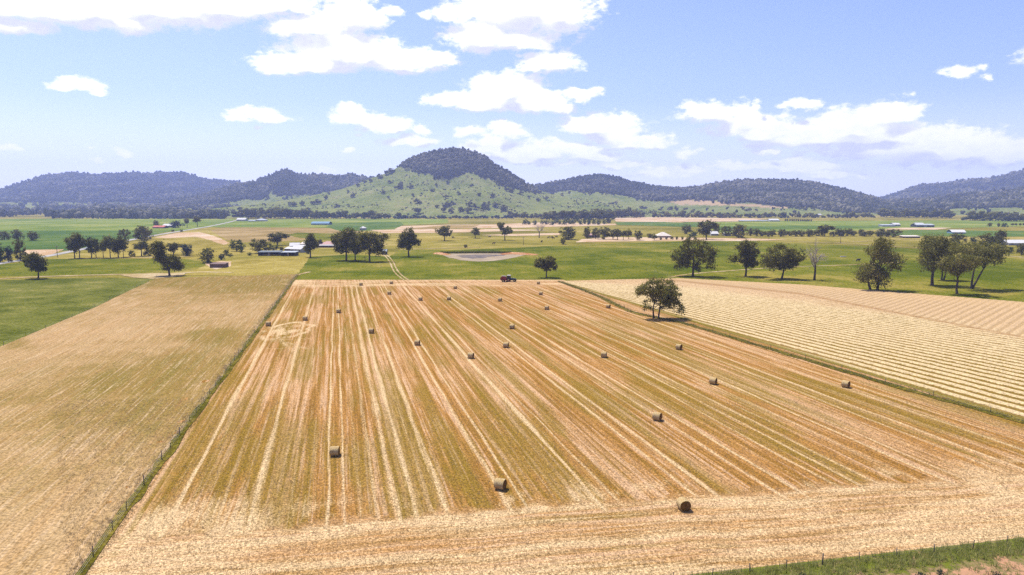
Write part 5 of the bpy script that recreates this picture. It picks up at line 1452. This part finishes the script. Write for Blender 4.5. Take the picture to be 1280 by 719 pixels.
building('cattle_shelter','little brown shed on bare earth left of the farm garden',271.3,335.0,18.4,4.4,1.0,5,M_brownw,M_brownw,'skillion',2,0,False,open_front=False,over=.15)
# farms farther off
building('barn','low shed with red roof in the green crop at left',197.5,285.5,14,1.4,1.8,12,M_dark,M_red,'gable',0,1,group='distant farm buildings')
building('barn','white roofed shed right of the red roofed one',208.5,284.6,11.5,2.2,2.2,12,M_dark,M_white,'gable',0,1,group='distant farm buildings')
building('barn','white shed with trees at the bend beyond the green crop',301,276.4,11,1.8,1.9,14,M_wallw,M_white,'gable',0,1,group='distant farm buildings')
building('house','grey roofed house right of the white shed beyond the crop',325,276.8,12,1.5,2.0,14,M_wallw,M_grey,'hip',0,3,cat='house',group='distant farm buildings')
building('barn','low grey annex between the white shed and grey roofed house',314,277,8,1.0,.8,10,M_greyw,M_grey,'skillion',0,1,group='distant farm buildings')
building('packing_shed','long low turquoise-blue roofed shed in the bright crop',400,281.2,22,1.6,2.2,18,M_bluer,M_bluer,'vault',0,2,group='distant farm buildings')
building('house','little white roofed house above the clump of three trees',453,287.6,6.4,2.2,2.2,8,M_wallw,M_white,'hip',0,2,cat='house',group='distant farm buildings')
building('house','house with a big cream hip roof right of the homestead row',830.5,297.2,17,2.0,4.6,13,M_brick,M_cream,'hip',0,3,cat='house',group='distant farm buildings')
building('house','low dark verandah house hidden behind the homestead row',741,297.2,17,3.0,2.2,10,M_brownw,M_pink,'hip',0,3,cat='house',group='distant farm buildings')
building('house','white house half hidden under dark trees right of the tall reddish tree',893.5,294.6,9,2.2,2.8,10,M_wallw,M_white,'gable',0,2,cat='house',group='distant farm buildings')
building('barn','white wall glimpsed beneath the broadest dark tree',910,294.8,7,2.0,1.2,8,M_wallw,M_white,'skillion',0,1,group='distant farm buildings')
building('barn','long pale roofed shed before the even row of small trees',950,276.9,50,.8,.6,8,M_dark,M_grey,'skillion',0,3,group='distant farm buildings')
building('barn','white shed at the left end of the even row of small trees',968,277,12,1.6,1.6,12,M_wallw,M_white,'gable',0,1,group='distant farm buildings')
building('barn','row of grey sheds at the far farm on the right',1111,283.4,16,1.7,.8,10,M_greyw,M_grey,'skillion',0,2,group='distant farm buildings')
building('barn','white roofed shed at the right end of the grey sheds',1121.5,283,8,2.2,1.8,12,M_wallw,M_white,'gable',0,1,group='distant farm buildings')
building('barn','long dark shed with light roof at the far farm on the right',1157,284,22,2.4,1.4,14,M_dark,M_grey,'gable',0,2,group='distant farm buildings')
building('barn','small white gable on top of the long dark shed',1151,282.2,10,1.4,2.0,12,M_wallw,M_white,'gable',0,1,group='distant farm buildings')
building('packing_shed','blue-white vaulted shed in the crop above the tight tree group',1201.5,292.2,15,1.6,2.8,16,M_bluer,M_white,'vault',-16,1,group='distant farm buildings')
building('cattle_shelter','long low open shelter with cream roof at the end of the hedgerow',1139.5,297.6,21,1.8,1.0,6,M_brownw,M_cream,'skillion',0,0,False,open_front=True,group='distant farm buildings')
building('farm_shed','wide white roofed shed at the right edge among shrubs',1274,306.6,26,2.6,3.4,12,M_wallw,M_white,'gable',0,2,group='distant farm buildings')
building('house','farm building cut by trees at the bottom of the left range',237,267.5,6,1.4,1.2,10,M_wallw,M_white,'gable',0,1,cat='house',group='distant farm buildings')
building('barn','white farm roof at the foot of the left range by the edge',13,263.6,7,1.6,1.0,12,M_wallw,M_white,'gable',0,1,group='distant farm buildings')
VR = random.Random(21)
for i, (u, v, w) in enumerate([(1222,268.2,7),(1231,269.6,9),(1238,267.6,6),(1245,270.4,8),(1253,268,6),(1261,271.6,10),(1268,268.6,7),(1276,270.6,9),(1212,266.8,5),(1284,268,8),(1249,272.4,6),(1272,273,6)]):
    building('house','white roofed house among the trees of the distant village at right',u,v,w,1.2,1.3,12,M_wallw,[M_white,M_cream,M_grey][i % 3 if i % 3 < 2 else 0],'gable' if i % 2 else 'hip',VR.uniform(-30, 30),2,cat='house',group='houses of the distant village')
for i, (u, v, w) in enumerate([(1025,269.6,4),(1052,271.4,6),(1068,271,5),(1081,271.2,4),(998,270.8,4)]):
    building('house','tiny white house in the far belt before the double-humped range',u,v,w,1.0,1.2,10,M_wallw,M_white,'gable',VR.uniform(-20, 20),1,cat='house',group='houses in the far belt')

# ------------------------------------------------------------------ tractor and baler
M_tgreen = plain('tractor_paint_mat', (.02,.05,.03,1), .35, .5, vary=.1); M_tyre = plain('tyre_mat', (.02,.02,.02,1), .9, .1)
M_rim = plain('rim_mat', (.55,.45,.12,1), .5, .4); M_bred = plain('baler_paint_mat', (.22,.022,.012,1), .5, .3, vary=.35); M_lamp = plain('lamp_mat', (.8,.8,.75,1), .2, .5, vary=0)
def wheel(parent, x, y, r, w):
    b = MB(); seg = 28
    prof = [(-w/2, r*.55), (-w/2, r*.9), (-w*.36, r), (w*.36, r), (w/2, r*.9), (w/2, r*.55)]
    rings = [[(x+q*math.cos(2*math.pi*j/seg), y+t_, r+q*math.sin(2*math.pi*j/seg)) for j in range(seg)] for t_, q in prof]
    b.loft(rings, cap=False)
    for j in range(22):
        a = 2*math.pi*j/22; c_, s_ = math.cos(a), math.sin(a)
        b.add([(x+q*c_-e*s_, y+t_, r+q*s_+e*c_) for t_, q, e in ((-w*.4, r*.99, -.05), (w*.4, r*.99, .03), (w*.4, r*.99, .11), (-w*.4, r*.99, .03), (-w*.4, r*1.04, -.04), (w*.4, r*1.04, .04), (w*.4, r*1.04, .1), (-w*.4, r*1.04, .02))],
              [(0,1,5,4),(1,2,6,5),(2,3,7,6),(3,0,4,7),(4,5,6,7)])
    t_ = b.build('wheel', M_tyre, parent)
    q = MB(); q.cyl((x, y, r), 'y', r*.56, w*.7, 20); q.cyl((x, y, r), 'y', r*.18, w*.9, 12); q.build('rim', M_rim, t_)
def tractor(u, v, rz):
    p = G(u, v)
    t_ = thing('tractor', 'dark green farm tractor with white cab roof at the far edge of the baled field', 'tractor', (p[0], p[1], .06), math.radians(rz))
    b = MB()
    rings = []
    for x, w_, z0, z1 in ((-.3,.42,.75,1.62),(.9,.42,.72,1.58),(1.9,.38,.75,1.45),(2.25,.30,.85,1.3)):
        rings.append([(x,-w_,z0),(x,w_,z0),(x,w_,z1-.15),(x,w_*.7,z1),(x,-w_*.7,z1),(x,-w_,z1-.15)])
    b.loft(rings); b.build('bonnet', M_tgreen, t_)
    b = MB(); b.box(-1.9,1.9,-.3,.3,.55,.74); b.build('chassis', M_tyre, t_)
    b = MB()
    for x, y in ((-1.75,-.72),(-1.75,.72),(-.38,-.68),(-.38,.68)): b.box(x-.05,x+.05,y-.05,y+.05,1.0,2.62)
    b.box(-1.75,-.38,-.7,.7,1.0,1.12); c_ = b.build('cab', M_tgreen, t_)
    b = MB(); b.box(-1.69,-.44,-.705,-.69,1.13,2.6); b.box(-1.69,-.44,.69,.705,1.13,2.6); b.box(-.39,-.37,-.62,.62,1.13,2.6); b.box(-1.76,-1.74,-.66,.66,1.5,2.6); b.build('glass', M_glass, c_)
    b = MB(); b.box(-1.95,-.25,-.85,.85,2.63,2.85,bev=.07); b.build('roof', M_white, t_)
    b = MB(); b.tube([(.5,-.36,1.5),(.5,-.36,2.5)],[.05,.05],8); b.build('exhaust', M_tyre, t_)
    for y in (-.78,.78):
        b = MB(); ang = np.linspace(math.radians(20), math.radians(165), 9)
        ring0 = [(-1.15+.98*math.cos(a), y-.3, .85+.98*math.sin(a)) for a in ang]
        b.loft([[(q[0],q[1],q[2]),(q[0],q[1]+.6,q[2]),(q[0],q[1]+.6,q[2]+.05),(q[0],q[1],q[2]+.05)] for q in ring0]); b.build('mudguard', M_tgreen, t_)
    for y in (-.2,.2):
        b = MB(); b.cyl((2.27,y,1.12),'x',.09,.06,12); b.build('headlight', M_lamp, t_)
    wheel(t_,-1.15,-.85,.85,.5); wheel(t_,-1.15,.85,.85,.5); wheel(t_,1.45,-.8,.58,.38); wheel(t_,1.45,.8,.58,.38)
    return t_
def baler(u, v, rz):
    p = G(u, v)
    t_ = thing('round_baler', 'red round baler hitched behind the tractor at the far field edge', 'baler', (p[0], p[1], .06), math.radians(rz))
    b = MB()
    poly = [(-1.5,.7),(-1.75,1.3),(-1.6,2.0),(-1.0,2.45),(-.1,2.5),(.7,2.1),(1.0,1.5),(.9,.75),(.3,.5),(-.8,.45)]
    b.prism(poly, 'y', -1.0, 1.0); b.build('bale_chamber', M_bred, t_)
    for y in (-1.06, 1.01):
        b = MB(); b.prism([(a_*.82-.05, .3+c_*.78) for a_, c_ in poly], 'y', y, y+.05); b.build('side_panel', M_bred, t_)
    b = MB(); b.box(-1.2,.6,-.5,.5,2.52,2.6); b.build('top_cover', M_greyw, t_)
    b = MB(); b.cyl((1.1,0,.4),'y',.3,1.9,14); b.build('pickup', M_tyre, t_)
    b = MB(); b.tube([(.9,-.5,.75),(2.9,0,.6)],[.07,.06],6); b.tube([(.9,.5,.75),(2.9,0,.6)],[.07,.06],6); b.build('drawbar', M_bred, t_)
    wheel(t_,-.3,-1.25,.55,.36); wheel(t_,-.3,1.25,.55,.36)
    return t_
for t_ in (tractor(639.2, 352.3, -12), baler(630.6, 352.6, -10)): t_.scale = (.88, .88, .88)

# ------------------------------------------------------------------ stock, poles, a car on the road
M_cowb = plain('black_hide_mat', (.018,.015,.014,1), .8, .2, vary=.2); M_cowr = plain('brown_hide_mat', (.09,.045,.025,1), .8, .2)
def cow_mesh(mat):
    me = bpy.data.meshes.new('cow')
    V = [(0,0,1.05),(-.35,0,1.08),(.4,0,1.08),(.72,0,1.15),(-.75,0,1.05),(1.0,0,1.3),(1.25,0,1.42),(1.55,0,1.25),
         (.55,.2,.7),(.55,.22,.38),(.57,.22,.03),(.55,-.2,.7),(.55,-.22,.38),(.6,-.22,.03),
         (-.68,.2,.72),(-.78,.22,.42),(-.72,.22,.03),(-.68,-.2,.72),(-.74,-.22,.42),(-.66,-.22,.03),(-.95,0,.95),(-1.0,0,.5),(1.22,.2,1.46),(1.22,-.2,1.46)]
    E = [(0,1),(0,2),(2,3),(1,4),(3,5),(5,6),(6,7),(2,8),(8,9),(9,10),(2,11),(11,12),(12,13),(4,14),(14,15),(15,16),(4,17),(17,18),(18,19),(4,20),(20,21),(6,22),(6,23)]
    me.from_pydata(V, E, []); me.materials.append(mat)
    o = bpy.data.objects.new('cow', me); LINK(o)
    md = o.modifiers.new('skin', 'SKIN'); 
    R = [.40,.38,.38,.34,.34,.22,.17,.1,.14,.075,.06,.14,.075,.06,.16,.08,.06,.16,.08,.06,.04,.03,.05,.05]
    for i, q in enumerate(R): me.skin_vertices[0].data[i].radius = (q*.8 if i < 5 else q, q)
    me.skin_vertices[0].data[0].use_root = True
    sb_ = o.modifiers.new('sub', 'SUBSURF'); sb_.levels = 1; sb_.render_levels = 1
    dg = bpy.context.evaluated_depsgraph_get(); m2 = bpy.data.meshes.new_from_object(o.evaluated_get(dg))
    bpy.data.objects.remove(o); m2.name = 'cow'
    return m2
cb, cr2_ = cow_mesh(M_cowb), cow_mesh(M_cowr)
for i, (u, v, a, me, lb) in enumerate([
  (1072.5,327.5,10,cb,'black cow standing alone in the right-hand pasture by the bushy tree'),
  (685.5,298.2,0,cb,'dark cow grazing left of the compact bush, one of a loose few'),(689.5,298.0,30,cb,'dark cow grazing left of the compact bush, one of a loose few'),(691.8,299,190,cr2_,'dark cow grazing left of the compact bush, one of a loose few'),(695.6,297.2,160,cb,'dark cow grazing left of the compact bush, one of a loose few'),
  (677,303.4,60,cb,'dark cow grazing alone below the small leafless tree'),(617,305.8,20,cr2_,'brown cow grazing alone above the dam'),(612,297.2,0,cr2_,'brown cow near the small round tree above the dam'),(566.5,298.2,200,cb,'dark cow beside the two-lobed tree above the dam')]):
    p = G(u, v); o = obj('cow', me, None, (p[0], p[1], .05), math.radians(a), (1.15, 1.15, 1.1)); tag(o, lb, 'cow', 'cattle in the pastures')
def pole(u, v, hpx, label, rz=0):
    p = G(u, v); h = hpx*mpp(v)
    t_ = thing('power_pole', label, 'power pole', (p[0], p[1], 0), math.radians(rz), 'power poles')
    b = MB(); b.tube([(0,0,-.3),(0,0,h)],[.17,.11],9); b.build('pole', M_post, t_, True)
    b = MB(); b.box(-1.1,1.1,-.06-.12,.06-.12,h-.7,h-.55); c_ = b.build('crossarm', M_wood, t_)
    for x in (-.95,0.3,.95):
        b = MB(); b.cyl((x,-.12,h-.47),'z',.06,.14,8); b.build('insulator', M_wallw, c_)
pole(71.8,321.5,14.5,'wooden power pole beside the road at left, before the green crop')
pole(1050.5,304,13,'wooden power pole in the pasture below the long hedgerow')
pole(961,299.5,8,'wooden power pole at the left end of the long hedgerow')
pole(654.2,306.6,10.5,'wooden power pole in the pasture above the dam')
pole(456.3,326.2,5.5,'short wooden pole between the trees of the clump of three')
M_carw = plain('car_paint_mat', (.8,.8,.8,1), .25, .5, vary=.05)
def ute(u, v, rz):
    p = G(u, v)
    t_ = thing('pickup_truck', 'small white pickup truck on the road behind the roadside trees', 'truck', (p[0], p[1], .12), math.radians(rz))
    b = MB(); b.loft([[(x,-.85,z0),(x,.85,z0),(x,.85,z1),(x,-.85,z1)] for x, z0, z1 in ((-2.4,.45,1.0),(-2.38,.4,1.05),(.9,.4,1.05),(2.2,.45,.95),(2.4,.5,.8))]); b.build('body', M_carw, t_)
    b = MB(); b.loft([[(-.9,-.8,1.052),(1.2,-.8,1.052),(1.2,.8,1.052),(-.9,.8,1.052)],[(-.75,-.68,1.7),(.5,-.68,1.7),(.5,.68,1.7),(-.75,.68,1.7)]]); c_ = b.build('cab', M_carw, t_)
    b = MB(); b.loft([[(-.7,-.80,1.12),(.95,-.80,1.12),(.95,-.79,1.12),(-.7,-.79,1.12)],[(-.62,-.72,1.6),(.5,-.72,1.6),(.5,-.71,1.6),(-.62,-.71,1.6)]]); b.build('window', M_glass, c_)
    for x in (-1.5,1.5):
        for y in (-.78,.78): wheel(t_,x,y,.36,.24)
ute(110.5, 312.4, 62)
# water trough and sign-like post by the pasture track
b = MB(); b.box(-1.5,1.5,-.5,.5,0,.5,bev=.04); p = G(1054,321.5); tag(b.build('water_trough', M_wallw, None, loc=(p[0],p[1],.04)), 'low white water trough in the right-hand pasture', 'trough')

# ------------------------------------------------------------------ the air between
hz_ = MB(); hz_.box(-6700, 6700, -6700, 6700, -4.5, 420)
m = bpy.data.materials.new('haze_mat'); m.use_nodes = True; n = NT(m.node_tree)
pv = n.n('ShaderNodeVolumePrincipled'); pv.inputs['Color'].default_value = (.48,.57,1.0,1); pv.inputs['Density'].default_value = HAZE_DENSITY; pv.inputs['Anisotropy'].default_value = .2
o_ = n.n('ShaderNodeOutputMaterial'); n.t.links.new(pv.outputs[0], o_.inputs['Volume'])
tag(hz_.build('haze', m), 'pale blue haze lying over the whole valley', 'haze', kind='stuff')
